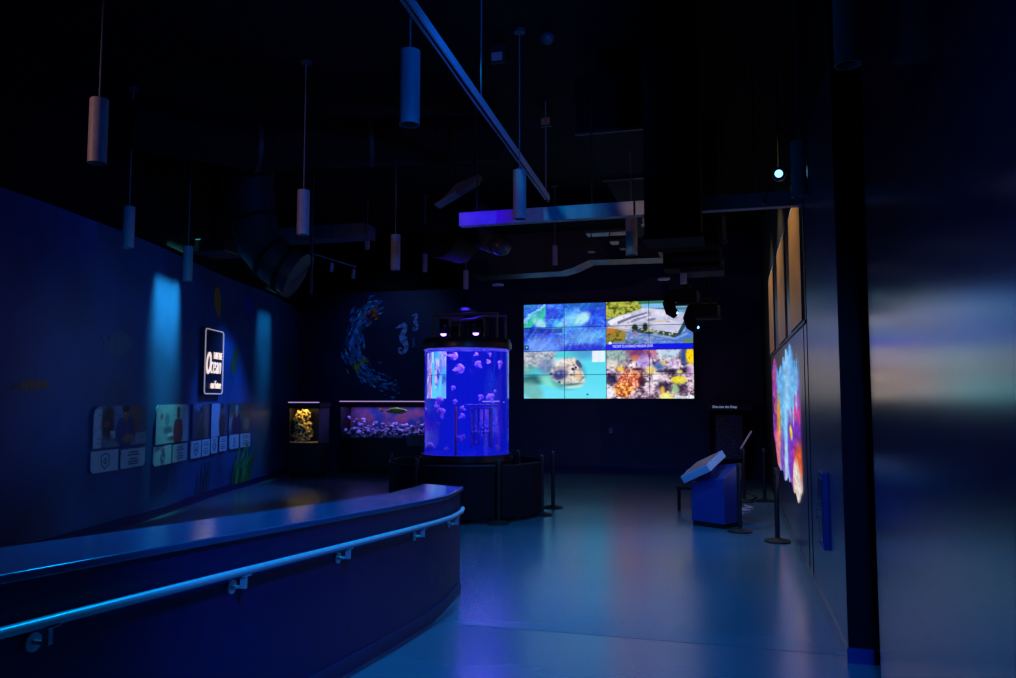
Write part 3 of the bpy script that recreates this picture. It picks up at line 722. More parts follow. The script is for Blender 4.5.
for i, (px, py, r, rot, lab) in enumerate(JE):
    lat = (px - 467) / 43 * TR                       # sideways place across the tank
    up = .96 + (457 - py) / 112 * 1.78
    lat_in = lat * .90; dep = -min(math.sqrt(max(.0, (TR - .10) ** 2 - lat_in ** 2)), .42 + .1 * math.sin(i * 2.1))
    rad = r * .0140
    p = Vector((TC[0], TC[1], 0)) + CU * lat_in + CF * dep
    up = min(max(up, 1.0 + rad * 1.2), 2.64 - rad)
    loc = (p.x, p.y, up); rt = (R(14 + 12 * math.sin(i * 1.7)), R(rot), R(15.7))
    if i == 0:
        proto.location = loc; proto.rotation_euler = rt; proto.scale = (rad,) * 3; proto['label'] = lab
    else: dup(proto, loc, lab, rt, (rad,) * 3)

# ------------------------------------------------------------------ stanchions and the barrier round the tank
def make_stanchion(x, y, label, group=None, h=.97):
    t = thing('stanchion', label, 'stanchion', (x, y, 0), group)
    MB().lathe([(0, 0), (.17, 0), (.172, .018), (.15, .03), (.06, .045), (.04, .06), (0, .06)], (x, y, 0), 36).build('base', M['rubber'], t, smooth=40)
    MB().cyl((x, y, .05), (x, y, h - .1), .032, 24).build('post', M['blackmetal'], t, smooth=40)
    MB().lathe([(0, h - .1), (.036, h - .1), (.036, h - .015), (.028, h), (0, h)], (x, y, 0), 24).box(x - .012, x + .012, y - .048, y - .03, h - .085, h - .03).box(x + .03, x + .048, y - .012, y + .012, h - .085, h - .03).build('belt_head', M['blackmetal'], t, smooth=40)
    return t
def stan_copy(src, x, y, label):
    return dup(src, (x, y, 0), label)
s0 = make_stanchion(-3.0, 13.56, 'black stanchion standing alone on the floor right of the tank barrier')
s0['group'] = 'black queue stanchions'
stan_copy(s0, .09, 11.88, 'black stanchion standing right beside the blue kiosk')
stan_copy(s0, .56, 11.2, 'nearest black stanchion, close to the wall under the reef picture')
stan_copy(s0, .20, 15.3, 'far stanchion holding up a tilted sign frame')
stan_copy(s0, .57, 15.5, 'farthest stanchion, by the wall behind the others')
BA = [(4, 'barrier stanchion at the right-hand end of the dark tank barrier'), (-49, 'barrier stanchion at the front right of the round tank'), (-108, 'barrier stanchion at the front left of the round tank'),
      (-168, 'barrier stanchion at the left end of the tank barrier'), (128, 'barrier stanchion behind the round tank on its left'), (62, 'barrier stanchion behind the round tank on its right')]
BR = 1.27; bp = []
for a, lab in BA:
    x, y = TC[0] + BR * math.cos(R(a)), TC[1] + BR * math.sin(R(a)); bp.append((a, x, y)); stan_copy(s0, x, y, lab)
for k, lab in ((0, 'dark curved barrier panel on the right front of the round tank'), (1, 'dark wide barrier panel across the front of the round tank'), (2, 'dark barrier panel on the left front of the round tank'),
               (3, 'dark barrier panel at the back left of the round tank'), (4, 'dark barrier panel directly behind the round tank'), (5, 'dark barrier panel at the back right of the round tank')):
    a0 = bp[k][0]; a1 = bp[(k + 1) % 6][0]
    d = (a1 - a0 + 540) % 360 - 180; s = 3 * (1 if d > 0 else -1)
    aa = [a0 + s + (d - 2 * s) * q / 14 for q in range(15)]
    t = thing('barrier_panel', lab, 'barrier', (TC[0] + BR * math.cos(R(a0 + d / 2)), TC[1] + BR * math.sin(R(a0 + d / 2)), .1), 'barrier panels round the jellyfish tank')
    V = []; F = []
    for q in aa:
        for rr in (BR - .008, BR + .008):
            for z in (.08, .86): V.append((TC[0] + rr * math.cos(R(q)), TC[1] + rr * math.sin(R(q)), z))
    for q in range(14):
        b = q * 4
        F += [(b, b + 4, b + 5, b + 1), (b + 2, b + 3, b + 7, b + 6), (b + 1, b + 5, b + 7, b + 3), (b, b + 2, b + 6, b + 4)]
    F += [(0, 1, 3, 2), (56, 58, 59, 57)]
    MB().add(V, F).build('fabric', M['banner'], t, smooth=40)
    MB().tube([(TC[0] + BR * math.cos(R(q)), TC[1] + BR * math.sin(R(q)), .87) for q in aa], .012, 10).build('top_rail', M['blackmetal'], t, smooth=50)

# ------------------------------------------------------------------ box aquariums at the back left
def aquarium(name, label, x0, x1, y0, y1, zb, z0, z1, legs):
    t = thing(name, label, 'aquarium', ((x0 + x1) / 2, (y0 + y1) / 2, 0))
    c = MB().box(x0, x1, y0, y1, zb, z0 - .03); c.build('cabinet', M['blacksatin'], t, bevel=.006)
    for x in legs:
        for y in (y0 + .08, y1 - .08): MB().box(x - .04, x + .04, y - .04, y + .04, 0, zb).build('leg', M['black'], t)
    f = MB()
    f.box(x0, x1, y0, y1, z0 - .03, z0 + .02)
    f.box(x0, x1, y0, y1, z1 - .02, z1 + .02)
    f.box(x0, x1, y1 - .02, y1, z0, z1)
    f.box(x0, x0 + .02, y0, y1, z0, z1)
    f.build('tank_frame', M['blacksatin'], t)
    MB().box(x0 + .02, x1 - .002, y0 + .002, y0 + .012, z0 + .02, z1 - .02).build('front_glass', M['glass'], t)
    MB().box(x0 - .02, x1 + .02, y0 - .02, y1 + .02, z1 + .02, z1 + .11).build('hood', M['blacksatin'], t, bevel=.008)
    MB().box(x0, x1, y0 - .03, y0 - .018, z1 + .105, z1 + .125).build('light_strip', M['tanklamp'], t)
    return t
x0, x1, y0, y1 = -10.28, -9.45, 17.0, 17.5
a1 = aquarium('coral_aquarium', 'small aquarium with a yellow-lit coral rock at the back left', x0, x1, y0, y1, .12, .80, 1.68, (x0 + .1, x1 - .1))
MB().box(x1 - .02, x1, y0, y1, .80, 1.68).build('side_panel', M['ductlit'], a1)
def lump(q): return 1 + .22 * math.sin(5 * q.x + 3 * q.z) * math.cos(4 * q.y + 2) + .12 * math.sin(11 * q.z + 5 * q.x)
rk = MB()
for (dx, dz, rr) in ((.22, .17, .20), (.26, .38, .19), (.20, .56, .18), (.30, .66, .13), (.34, .2, .16), (.14, .3, .12)):
    rk.ball((x0 + .03 + dx * .95, y0 + .22, .83 + dz), rr, rr * .7, rr * 1.05, 26, 18, lump)
tag(rk.build('coral_rock', M['yellowrock'], smooth=50), 'knobbly yellow coral rock standing inside the small aquarium', 'coral')
tag(MB().box(x0 + .03, x1 - .15, y0 + .03, y1 - .05, .82, .845).build('sand_bed', M['sand'], bevel=.005), 'yellow sand bed in the small aquarium', 'sand')['kind'] = 'stuff'
x0, x1, y0, y1 = -9.62, -7.10, 18.35, 18.95
a2 = aquarium('reef_aquarium', 'long low aquarium with violet gravel and a painted reef behind', x0, x1, y0, y1, .14, .88, 1.70, (x0 + .1, x0 + 1.05, x1 - .1))
MB().box(x0 + .03, x1 - .03, y1 - .06, y1 - .03, .9, 1.68).build('backdrop', M['reefback'], a2)
gv = MB(); r2 = random.Random(3)
for k in range(300):
    x = r2.uniform(x0 + .06, x1 - .06); y = r2.uniform(y0 + .05, y1 - .12); hgt = .46 + .24 * math.exp(-((x - x0) / .45) ** 2) + .04 * math.sin(x * 5)
    z = .90 + r2.uniform(0, hgt) * ((y - y0) / (y1 - y0) * .9 + .25)
    rr = r2.uniform(.025, .065); gv.ball((x, y, min(z, 1.58)), rr * r2.uniform(.8, 1.5), rr, rr * r2.uniform(.6, 1), 8, 6)
g = gv.build('gravel', M['purplerock'], smooth=50); tag(g, 'bed of violet-lit stones filling the long aquarium', 'gravel'); g['kind'] = 'stuff'
def fish(name, label, c, L, H, m, group=None, rot=0):
    t = thing(name, label, 'fish', c, group)
    MB().ball(c, L * .42, L * .09, H * .5, 20, 12, lambda q: 1 - .25 * max(0, -q.x)).build('body', m, t, smooth=60)
    f = MB(); f.prism([(c[0] - L * .36, c[1] - .004, c[2]), (c[0] - L * .54, c[1] - .004, c[2] + H * .45), (c[0] - L * .48, c[1] - .004, c[2]), (c[0] - L * .54, c[1] - .004, c[2] - H * .42)], (0, .008, 0))
    f.build('tail_fin', m, t)
    MB().prism([(c[0] - L * .2, c[1] - .004, c[2] + H * .40), (c[0] + L * .05, c[1] - .004, c[2] + H * .7), (c[0] + L * .22, c[1] - .004, c[2] + H * .38)], (0, .008, 0)).build('dorsal_fin', m, t)
    MB().ball((c[0] + L * .30, c[1] - L * .07, c[2] + H * .1), L * .02, L * .02, L * .02, 8, 6).build('eye', M['black'], t)
    return t
fish('yellow_fish', 'long yellow fish swimming right in the long aquarium', (-8.12, 18.42, 1.57), .80, .15, M['fishyellow'])
pl = thing('info_plaque', 'small grey-green plaque on the front of the long aquarium', 'plaque', (-7.5, 18.33, .85))
MB().box(-7.75, -7.2, 18.30, 18.335, .72, .99).build('board', mat('grey_green_plaque', (.10, .16, .17), .4, noise=(8, .1, .02)), pl, bevel=.004)
MB().box(-7.70, -7.25, 18.296, 18.30, .93, .955).box(-7.70, -7.4, 18.296, 18.30, .87, .885).box(-7.70, -7.3, 18.296, 18.30, .82, .835).build('text_lines', M['ink'], pl)

# ------------------------------------------------------------------ the left wall's panels
def rounded(o, ux, uz, w, h, r):          # r = radii of corners bl, br, tr, tl
    P = []
    cs = [((0, 0), 180), ((w, 0), 270), ((w, h), 0), ((0, h), 90)]
    for (c, a0), rr in zip(cs, r):
        cx = c[0] + (rr if c[0] == 0 else -rr); cz = c[1] + (rr if c[1] == 0 else -rr)
        for k in range(7 if rr > 0.001 else 1):
            a = R(a0 + 90 * k / 6); P.append(Vector(o) + Vector(ux) * (cx + rr * math.cos(a)) + Vector(uz) * (cz + rr * math.sin(a)))
    return P
UZ = Vector((0, 0, 1))
def person(C, U, V, cx, top, w, skin, shirt, hair):
    C = mix(C, shirt, ell(U, V, cx, top - .62, w * 1.25, .42, .1) * (V < top - .28))
    C = mix(C, skin, ell(U, V, cx, top - .15, w * .42, .15, .15))
    C = mix(C, skin, ell(U, V, cx, top - .30, w * .25, .1, .2))
    C = mix(C, hair, ell(U, V, cx, top - .06, w * .46, .10, .15))
    return C
def ph_a(U, V):
    n = fbm(U * 9, V * 7, 71)
    C = ramp(n, [(70, 90, 120), (130, 140, 165), (90, 100, 120)])
    C = mix(C, (200, 205, 220), ((U < .14)) * .9); C = mix(C, (140, 85, 80), sm(.60, .66, U) * (V > .25) * .85)
    C = mix(C, (60, 90, 120), sm(.84, .9, U) * .9); C = mix(C, (150, 160, 185), ((V < .3) & (U > .66)) * .7)
    C = mix(C, (40, 35, 40), ell(U, V, .26, .6, .12, .4, .3) * .9); C = mix(C, (170, 70, 60), ell(U, V, .22, .55, .05, .08, .5))
    C = mix(C, (210, 215, 225), ((U > .3) & (U < .38) & (V > .2) & (V < .38)) * .9); C = mix(C, (110, 130, 190), ell(U, V, .42, .7, .08, .3, .5) * .7)
    C = person(C, U, V, .58, .98, .15, (150, 105, 80), (30, 60, 120), (40, 30, 30))
    C = mix(C, (165, 115, 90), ell(U, V, .64, .18, .12, .12, .4)); C = mix(C, (220, 190, 170), ell(U, V, .56, .80, .03, .02, .4))
    return mix(C, (35, 45, 70), (sm(.55, .8, fbm(U * 22, V * 18, 5)) * .5))
def ph_b(U, V):
    n = fbm(U * 8, V * 7, 72)
    C = ramp(n, [(140, 170, 190), (175, 200, 215), (150, 180, 195)])
    C = mix(C, (110, 150, 160), ell(U, V, .32, .62, .07, .16, .3)); C = mix(C, (180, 90, 100), ell(U, V, .16, .7, .04, .08, .4) * .8)
    C = mix(C, (60, 100, 130), ell(U, V, .35, .34, .13, .10, .5) * .8); C = mix(C, (235, 240, 245), ell(U, V, .42, .22, .1, .05, .5) * .8)
    C = person(C, U, V, .67, .90, .12, (100, 80, 80), (150, 55, 80), (55, 75, 80))
    C = mix(C, (120, 70, 90), ell(U, V, .55, .12, .2, .06, .5) * .8)
    return C
def ph_c(U, V):
    C = ramp(fbm(U * 8, V * 7, 73), [(30, 40, 70), (60, 70, 100), (30, 45, 60)])
    C = mix(C, (130, 100, 95), ((U > .66) & (U < .9)) * .9); C = mix(C, (90, 150, 190), ell(U, V, .28, .93, .3, .12, .5) * .8)
    return mix(person(C, U, V, .48, .9, .14, (120, 90, 80), (40, 70, 70), (25, 25, 30)), (20, 50, 50), ell(U, V, .5, .15, .25, .2, .4) * .6)
def ph_d(U, V):
    C = ramp(fbm(U * 8, V * 7, 74), [(160, 170, 205), (190, 195, 220)])
    C = mix(C, (50, 60, 110), (U > .5) * .75); C = mix(C, (60, 65, 100), ((U > .86)) * .8)
    return person(C, U, V, .68, .98, .17, (140, 95, 80), (60, 50, 60), (70, 40, 40))
def ph_e(U, V):
    C = ramp(fbm(U * 9, V * 7, 75), [(40, 50, 45), (80, 90, 80), (50, 55, 50)])
    C = mix(C, (130, 140, 150), ell(U, V, .12, .35, .16, .25, .5)); C = mix(C, (150, 140, 120), ell(U, V, .82, .3, .14, .22, .5) * .8)
    return mix(person(C, U, V, .34, .92, .16, (165, 140, 130), (25, 35, 75), (150, 155, 165)), (25, 35, 80), ell(U, V, .36, .2, .24, .34, .2))
def photo_mask(rtl, rtr):
    def f(U, V):
        m = np.ones(U.shape, bool)
        if rtl: m &= ~((U < rtl) & (V > 1 - rtl * 1.6) & (((U - rtl) / rtl) ** 2 + ((V - (1 - rtl * 1.6)) / (rtl * 1.6)) ** 2 > 1))
        if rtr: m &= ~((U > 1 - rtr) & (V > 1 - rtr * 1.6) & (((U - 1 + rtr) / rtr) ** 2 + ((V - (1 - rtr * 1.6)) / (rtr * 1.6)) ** 2 > 1))
        return m
    return f
def photo_panel(s0, s1, z0, z1, fn, label, rtl=0, rtr=0):
    P, t, n = wall_at((s0 + s1) / 2); w = s1 - s0
    o = P - t * (w / 2) + n * .035; o.z = z0
    th = thing('photo_panel', label, 'photo panel', (P.x + n.x * .02, P.y + n.y * .02, z0), 'portrait photo panels on the curved wall')
    MB().prism(rounded(o - n * .02, t, UZ, w, z1 - z0, (0, 0, rtr * w * 1.02 if rtr else 0, rtl * w * 1.02 if rtl else 0)), n * .018).build('backing', M['ink'], th)
    painted('print', o + n * .001, t, UZ, w, z1 - z0, 70, 46, fn, M['print'], th, photo_mask(rtl, rtr))
photo_panel(8.02, 9.46, 1.20, 1.79, ph_a, 'largest wall photo, person with crossed arms and a machine behind', .10)
photo_panel(9.78, 11.17, 1.15, 1.79, ph_b, 'pale wall photo of a person in a dark red top', .09, .07)
photo_panel(11.40, 12.27, 1.15, 1.79, ph_c, 'dark wall photo with a brown vertical strip, third from the left')
photo_panel(12.37, 13.23, 1.15, 1.79, ph_d, 'narrow wall photo, pale on its left and a person on its right')
photo_panel(13.34, 14.46, 1.15, 1.79, ph_e, 'rightmost wall photo, pale-haired person in a navy top')
def stroke(mb, o, t, n, pts, w=.012):
    for (a, b) in zip(pts, pts[1:]):
        d = Vector((b[0] - a[0], b[1] - a[1])); L = d.length
        if L < 1e-6: continue
        d /= L; q = Vector((-d.y, d.x)) * w / 2
        c = [(a[0] + q.x, a[1] + q.y), (a[0] - q.x, a[1] - q.y), (b[0] - q.x, b[1] - q.y), (b[0] + q.x, b[1] + q.y)]
        mb.prism([o + t * x + UZ * y for x, y in c], n * .003)
def card(s0, s1, z0, z1, kind, label, rbl=0, rbr=0):
    P, t, n = wall_at((s0 + s1) / 2); w = s1 - s0; h = z1 - z0
    o = P - t * (w / 2) + n * .02; o.z = z0
    th = thing('info_card', label, 'info card', (P.x, P.y, z0), 'pale info cards under the photos')
    MB().prism(rounded(o, t, UZ, w, h, (rbl, rbr, 0.0, 0.0)), n * .015).build('plate', M['card'], th)
    i = MB(); q = o + n * .0155; c = w / 2
    if kind == 'shield':
        sh = [(c, h * .15), (c + .09, h * .32), (c + .10, h * .78), (c, h * .86), (c - .10, h * .78), (c - .09, h * .32), (c, h * .15)]
        stroke(i, q, t, n, sh, .018); stroke(i, q, t, n, [(c, h * .35), (c + .04, h * .5), (c, h * .66), (c - .04, h * .5), (c, h * .35), (c, h * .5)], .016)
    elif kind == 'ring':
        for rr in (.05, .085): stroke(i, q, t, n, [(c + rr * math.cos(a * .524), h * .42 + rr * math.sin(a * .524)) for a in range(13)], .012)
        stroke(i, q, t, n, [(c - .06, h * .82), (c + .06, h * .82)], .02)
    elif kind == 'person':
        stroke(i, q, t, n, [(c + .03 * math.cos(a * .7), h * .68 + .03 * math.sin(a * .7)) for a in range(10)], .014)
        stroke(i, q, t, n, [(c - .06, h * .2), (c - .04, h * .5), (c + .04, h * .5), (c + .06, h * .2), (c - .06, h * .2)], .016)
    else:
        for k, (zz, f) in enumerate(((.82, .5), (.68, .62), (.46, .4), (.32, .6), (.2, .5))):
            L = min(.34, w * .7) * f / .62; stroke(i, q, t, n, [(c - L / 2, h * zz), (c + L / 2, h * zz)], .024 if kind == 'big' else .014)
    i.build('icon' if kind not in ('lines', 'big') else 'text_lines', M['ink'], th)
card(8.01, 8.68, .86, 1.16, 'shield', 'pale card with a shield icon under the largest photo', .07)
card(8.76, 9.46, .86, 1.14, 'big', 'pale card with bold text lines under the largest photo', 0, .07)
card(9.75, 10.44, .81, 1.12, 'ring', 'pale card with a ring icon under the pale photo', .07)
card(10.52, 11.17, .81, 1.11, 'lines', 'pale card of text lines under the pale photo', 0, .06)
card(11.36, 11.85, .81, 1.12, 'shield', 'pale card with a small shield icon under the brown-striped photo', .05)
card(11.91, 12.31, .81, 1.12, 'lines', 'text card right of the small shield card', 0, .05)
card(12.38, 12.73, .83, 1.14, 'ring', 'narrow card with a ring icon under the narrow photo', .04)
card(12.85, 13.23, .84, 1.13, 'lines', 'narrow card of text lines under the narrow photo', 0, .04)
card(13.39, 13.86, .85, 1.14, 'person', 'pale card with a figure icon under the rightmost photo', .04)
card(13.95, 14.47, .85, 1.14, 'lines', 'last pale text card at the right end of the row', 0, .04)

# illuminated sign
P, t, n = wall_at(12.26)
sg = thing('illuminated_sign', 'dark upright sign with glowing border and Ocean lettering', 'sign', (P.x, P.y, 1.95))
o = P - t * .52 + n * .02; o.z = 1.95
MB().prism(rounded(o, t, UZ, 1.04, 1.28, (.06,) * 4), n * .07).build('board', M['signboard'], sg)
oo = o + n * .075
bp_ = rounded(oo + t * .03 + UZ * .03, t, UZ, .98, 1.22, (.07,) * 4); MB().tube(bp_ + [bp_[0]], .011, 8).build('border', M['signborder'], sg, smooth=60)
text_part('I AM THE', oo + t * .50 + UZ * .70, t, UZ, .44, .13, M['signlit'], sg, 'top_lettering', bold=-.012, depth=.01)
text_part('O', oo + t * .10 + UZ * .40, t, UZ, .25, .42, M['signlit'], sg, 'main_lettering', shear=.3, bold=.015, depth=.01)
text_part('cean', oo + t * .33 + UZ * .42, t, UZ, .56, .22, M['signlit'], sg, 'main_lettering', shear=.25, bold=-.012, depth=.01)
text_part('our Future', oo + t * .36 + UZ * .13, t, UZ, .55, .15, M['signlit'], sg, 'lower_lettering', shear=.2, bold=-.01, depth=.01)

# printed sea life on the walls (flat decals, part of the wall graphic)
def decal(name, label, cat, shapes, place):
    V = []; F = []; C = []
    for poly, col in shapes:
        b = len(V); V += [tuple(place(*p)) for p in poly]; F.append(tuple(range(b, b + len(poly)))); C += [col] * len(poly)
    me = bpy.data.meshes.new(name); me.from_pydata(V, [], F)
    at = me.color_attributes.new('Col', 'FLOAT_COLOR', 'POINT'); lin = srgb(C)
    at.data.foreach_set('color', np.concatenate([lin, np.ones((len(lin), 1))], 1).astype(np.float32).ravel())
    me.materials.append(M['decal']); ob = bpy.data.objects.new(name, me); COL.objects.link(ob)
    s = ob.modifiers.new('thickness', 'SOLIDIFY'); s.thickness = .003; s.offset = 0
    return tag(ob, label, cat)
r3 = random.Random(11); shp = []
for k in range(300):
    a = r3.uniform(1.75, 4.95); rr = r3.gauss(1, .15) * (1 + .25 * max(0, a - 4.2)); sc_ = 1.0 - .25 * abs(a - 3.2)
    x = -9.17 + 1.10 * rr * math.cos(a); z = 3.42 + 1.08 * rr * math.sin(a)
    L = r3.uniform(.07, .16) * max(.45, sc_); d = a + math.pi / 2 + r3.uniform(-.3, .3); c, s = math.cos(d), math.sin(d); w = L * .38
    f = r3.uniform(.6, 1.5)
    col = (40 * f, 105 * f, 170 * f) if r3.random() > .2 else (60 * f, 150 * f, 190 * f)
    if abs(a - 2.15) < .22 and rr < 1.0: col = (175 * f, 75 * f, 25 * f)
    if abs(a - 3.75) < .08: col = (130 * f, 135 * f, 60 * f)
    poly = [(x + c * L, z + s * L), (x - s * w, z + c * w), (x - c * L * .7, z - s * L * .7), (x - c * L - s * w * .8, z - s * L + c * w * .8), (x - c * L + s * w * .8, z - s * L - c * w * .8), (x - c * L * .7, z - s * L * .7), (x + s * w, z - c * w)]
    shp.append((poly, tuple(min(255, v) for v in col)))
def place_back(layer=[0]):
    def f(x, z):
        return (x, 20.285 - (layer[0] % 40) * .0003, z)
    return f
lay = [0]
def pb(x, z): return (x, 20.288, z)
for k in range(len(shp)): pass
cnt = [0]
def pb2(x, z):
    return (x, 20.292 - .00004 * (cnt[0] // 7), z)
def pbc(x, z):
    v = pb2(x, z); cnt[0] += 1; return v
decal('fish_school_print', 'printed swirl of small blue fish with an orange patch on the back wall', 'wall print', shp, pbc)
def seahorse(cx, cz, H, label, col):
    path = [(-.30, .40), (-.22, .42), (-.12, .46), (-.02, .50), (.06, .44), (.06, .34), (-.01, .24), (-.05, .12), (-.02, .0), (.05, -.10), (.10, -.20), (.10, -.32), (.03, -.43), (-.08, -.46), (-.16, -.40), (-.16, -.31), (-.09, -.28), (-.05, -.33)]
    wd = [.03, .05, .12, .16, .17, .15, .17, .22, .25, .22, .18, .15, .12, .10, .085, .07, .05, .04]
    L = []; Rr = []
    for i, p in enumerate(path):
        a = path[max(i - 1, 0)]; b = path[min(i + 1, len(path) - 1)]; d = Vector((b[0] - a[0], b[1] - a[1])).normalized()
        L.append((cx + H * (p[0] - d.y * wd[i] / 2), cz + H * (p[1] + d.x * wd[i] / 2))); Rr.append((cx + H * (p[0] + d.y * wd[i] / 2), cz + H * (p[1] - d.x * wd[i] / 2)))
    sh = []
    for i in range(len(path) - 1):
        f = 1.1 if i % 2 else .85
        sh.append(([L[i], L[i + 1], Rr[i + 1], Rr[i]], tuple(c * f for c in col)))
    sh.append(([(cx + H * .02, cz + H * .54), (cx + H * .06, cz + H * .60), (cx + H * .09, cz + H * .50)], col)); sh.append(([(cx + H * .05, cz + H * .12), (cx + H * .16, cz + H * .06), (cx + H * .06, cz - H * .04)], col))
    o = decal('seahorse_print', label, 'wall print', sh, lambda x, z: (x, 20.29, z)); o['group'] = 'printed seahorses on the back wall'
seahorse(-8.72, 3.52, .82, 'largest pale blue seahorse printed on the back wall', (120, 150, 215))
seahorse(-8.36, 3.98, .46, 'middle-sized seahorse printed upper right of the largest one', (105, 135, 200))
seahorse(-8.42, 3.42, .24, 'tiny seahorse printed right of the largest one', (75, 100, 165))
def on_wall(s, z):
    P, t, n = wall_at(s); q = P + n * .006; return (q.x, q.y, z)
def fishprint(name, label, s, z, L, H, cols, tilt):
    c, q = math.cos(tilt), math.sin(tilt)
    def tr(x, y): return (s + x * c - y * q, z + x * q + y * c)
    body = [tr(L * .5 * math.cos(a * .3491), H * .5 * math.sin(a * .3491) * (1 - .25 * math.cos(a * .3491))) for a in range(18)]
    sh = [(body, cols[0]), ([tr(-L * .42, 0), tr(-L * .75, H * .42), tr(-L * .62, 0), tr(-L * .75, -H * .42)], cols[1])]
    for k in range(3):
        x = L * (-.2 + .2 * k); sh.append(([tr(x - .03 * L, -H * .36), tr(x + .03 * L, -H * .36), tr(x + .05 * L, H * .36), tr(x - .01 * L, H * .36)], cols[1]))
    k = [0]
    return decal(name, label, 'wall print', sh, lambda a, b: tuple(Vector(on_wall(a, b))))
fishprint('fish_print', 'yellow-brown fish printed high on the curved wall above the sign', 12.62, 3.78, .62, .34, [(190, 145, 40), (90, 90, 50)], -1.25)
fishprint('fish_print', 'dim olive fish printed on the wall just right of the sign', 13.62, 2.70, .62, .26, [(84, 92, 40), (40, 70, 110)], 1.2)
fishprint('fish_print', 'dim green fish printed near the far end of the curved wall', 18.3, 2.75, .9, .75, [(60, 98, 90), (90, 85, 60)], .1)
fishprint('fish_print', 'greenish fish printed on the wall above the largest photo', 8.7, 2.70, .7, .36, [(30, 92, 122), (34, 80, 128)], .1)
fishprint('fish_print', 'orange-brown fish printed at the far left of the curved wall', 6.85, 2.06, .55, .14, [(120, 84, 45), (80, 64, 60)], .05)
fishprint('fish_print', 'deep blue fish printed upper right of the sign', 14.3, 3.95, .5, .5, [(30, 50, 170), (24, 40, 130)], 1.3)
wd_ = []
r4 = random.Random(5)
for k in range(20):
    s = 13.55 + r4.uniform(-.05, .9); z = .12; ln = r4.uniform(.45, 1.0); lean = r4.uniform(.05, .9)
    pts = [(s + lean * ln * u * u, z + ln * u * .85) for u in (0, .3, .6, 1)]; w = .022
    g = r4.uniform(.5, 1.1); col = (60 * g, 165 * g, 50 * g)
    for a, b in zip(pts, pts[1:]): wd_.append(([(a[0] - w, a[1]), (a[0] + w, a[1]), (b[0] + w * .7, b[1]), (b[0] - w * .7, b[1])], col))
wd2 = []
for k in range(6):
    s = 11.7 + r4.uniform(0, .6); ln = r4.uniform(.3, .6)
    wd2.append(([(s, .13), (s + .04, .13), (s + .2 * ln + .03, .13 + ln), (s + .2 * ln, .13 + ln)], (20, 55, 35)))
q_ = [0]
def onw2(a, b):
    q_[0] += 1; P, t, n = wall_at(a); v = P + n * (.064 + .0001 * (q_[0] // 4 % 60)); return (v.x, v.y, b)
decal('seaweed_print', 'green seaweed printed low on the curved wall under the last photo', 'wall print', wd_, onw2)
decal('seaweed_print', 'dim seaweed printed low on the curved wall left of the green clump', 'wall print', wd2, onw2)

# ------------------------------------------------------------------ things on and by the right-hand wall
for (ya, yb, lab) in ((9.0, 10.62, 'nearest of the three tan wood panels high on the right wall'), (11.6, 13.25, 'middle tan wood panel high on the right wall'), (14.55, 16.1, 'farthest tan wood panel high on the right wall')):
    t = thing('wood_panel', lab, 'wall panel', (XR, (ya + yb) / 2, 2.73), 'tan wood panels high on the right wall')
    MB().box(XR - .028, XR - .001, ya, yb, 2.735, 4.16).build('board', M['tan'], t, bevel=.004)
    MB().prism([(XR - .030, ya, 4.17), (XR - .030, yb, 4.17), (XR - .003, yb, 4.28), (XR - .003, ya, 4.28)], (.002, 0, 0)).box(XR - .03, XR - .001, ya, yb, 4.162, 4.175).build('top_cap', M['pend'], t)
rf = thing('reef_projection', 'glowing coral reef picture with ragged edge on the right wall', 'display', (XR, 12.2, .6))
painted('picture', (XR - .010, 9.85, .60), (0, 1, 0), (0, 0, 1), 6.0, 2.10, 210, 110, pic_reef, M['reef_emission'], rf, mask_reef)  # projected picture; its light is put in as the surface's own emission
wb = thing('wall_bar', 'tall narrow blue box fixed upright to the near right wall', 'wall box', (XR, 7.3, .6))
MB().box(XR - .05, XR, 7.22, 7.58, .62, 1.27).build('housing', M['kiosk'], wb, bevel=.008)
MB().box(XR - .056, XR - .05, 7.25, 7.55, .68, 1.21).build('front_plate', M['navy_gloss'], wb)
for z in (.86, .92, .98): MB().cyl((XR - .075, 7.54, z), (XR - .049, 7.54, z), .011, 12).build('knob', M['ductlit'], wb, smooth=40)

kk = thing('kiosk', 'low blue kiosk with a tilted pale-edged screen top', 'kiosk', (-.3, 12.3, 0))
FL = Vector((-.60, 12.32, 0)); FR = Vector((-.12, 12.03, 0)); dv = Vector((.215, .36, 0)); BRv = FR + dv; BL = FL + dv
def hexa(b4, t4): return MB().add(list(b4) + list(t4), [(0, 3, 2, 1), (4, 5, 6, 7), (0, 1, 5, 4), (1, 2, 6, 5), (2, 3, 7, 6), (3, 0, 4, 7)])
up = lambda p, z: (p.x, p.y, z)
cen = (FL + BRv) / 2; ins = lambda p: p + (cen - p) * .06
hexa([up(p, .07) for p in (FL, FR, BRv, BL)], [up(FL, .62), up(FR, .73), up(BRv, .93), up(BL, .86)]).build('body', M['kiosk'], kk, bevel=.006)
hexa([up(ins(p), 0) for p in (FL, FR, BRv, BL)], [up(ins(p), .07) for p in (FL, FR, BRv, BL)]).build('plinth', M['black'], kk)
A = Vector((-.75, 12.2, .72)); a_ = Vector((.39, -.25, .21)); b_ = Vector((.217, .5, .185)); nn = a_.cross(b_).normalized()
MB().para(A - nn * .11, a_, b_, nn * .11).build('tilted_top', M['kiosklight'], kk, bevel=.004)
MB().para(A - nn * .105 + a_ * .42 + b_ * .45, a_ * .35, b_ * .35, (0, 0, -.14)).build('neck', M['kiosk'], kk)
MB().para(A + a_ * .06 + b_ * .08, a_ * .88, b_ * .84, nn * .004).build('screen', M['glassscreen'], kk)
MB().para(A + a_ * .02 + b_ * .3 + nn * .0, a_ * .02, b_ * .2, nn * .006).build('label_strip', M['white'], kk)
so = thing('step_stool', 'low black stool standing behind the left side of the kiosk', 'stool', (-.80, 13.9, 0))
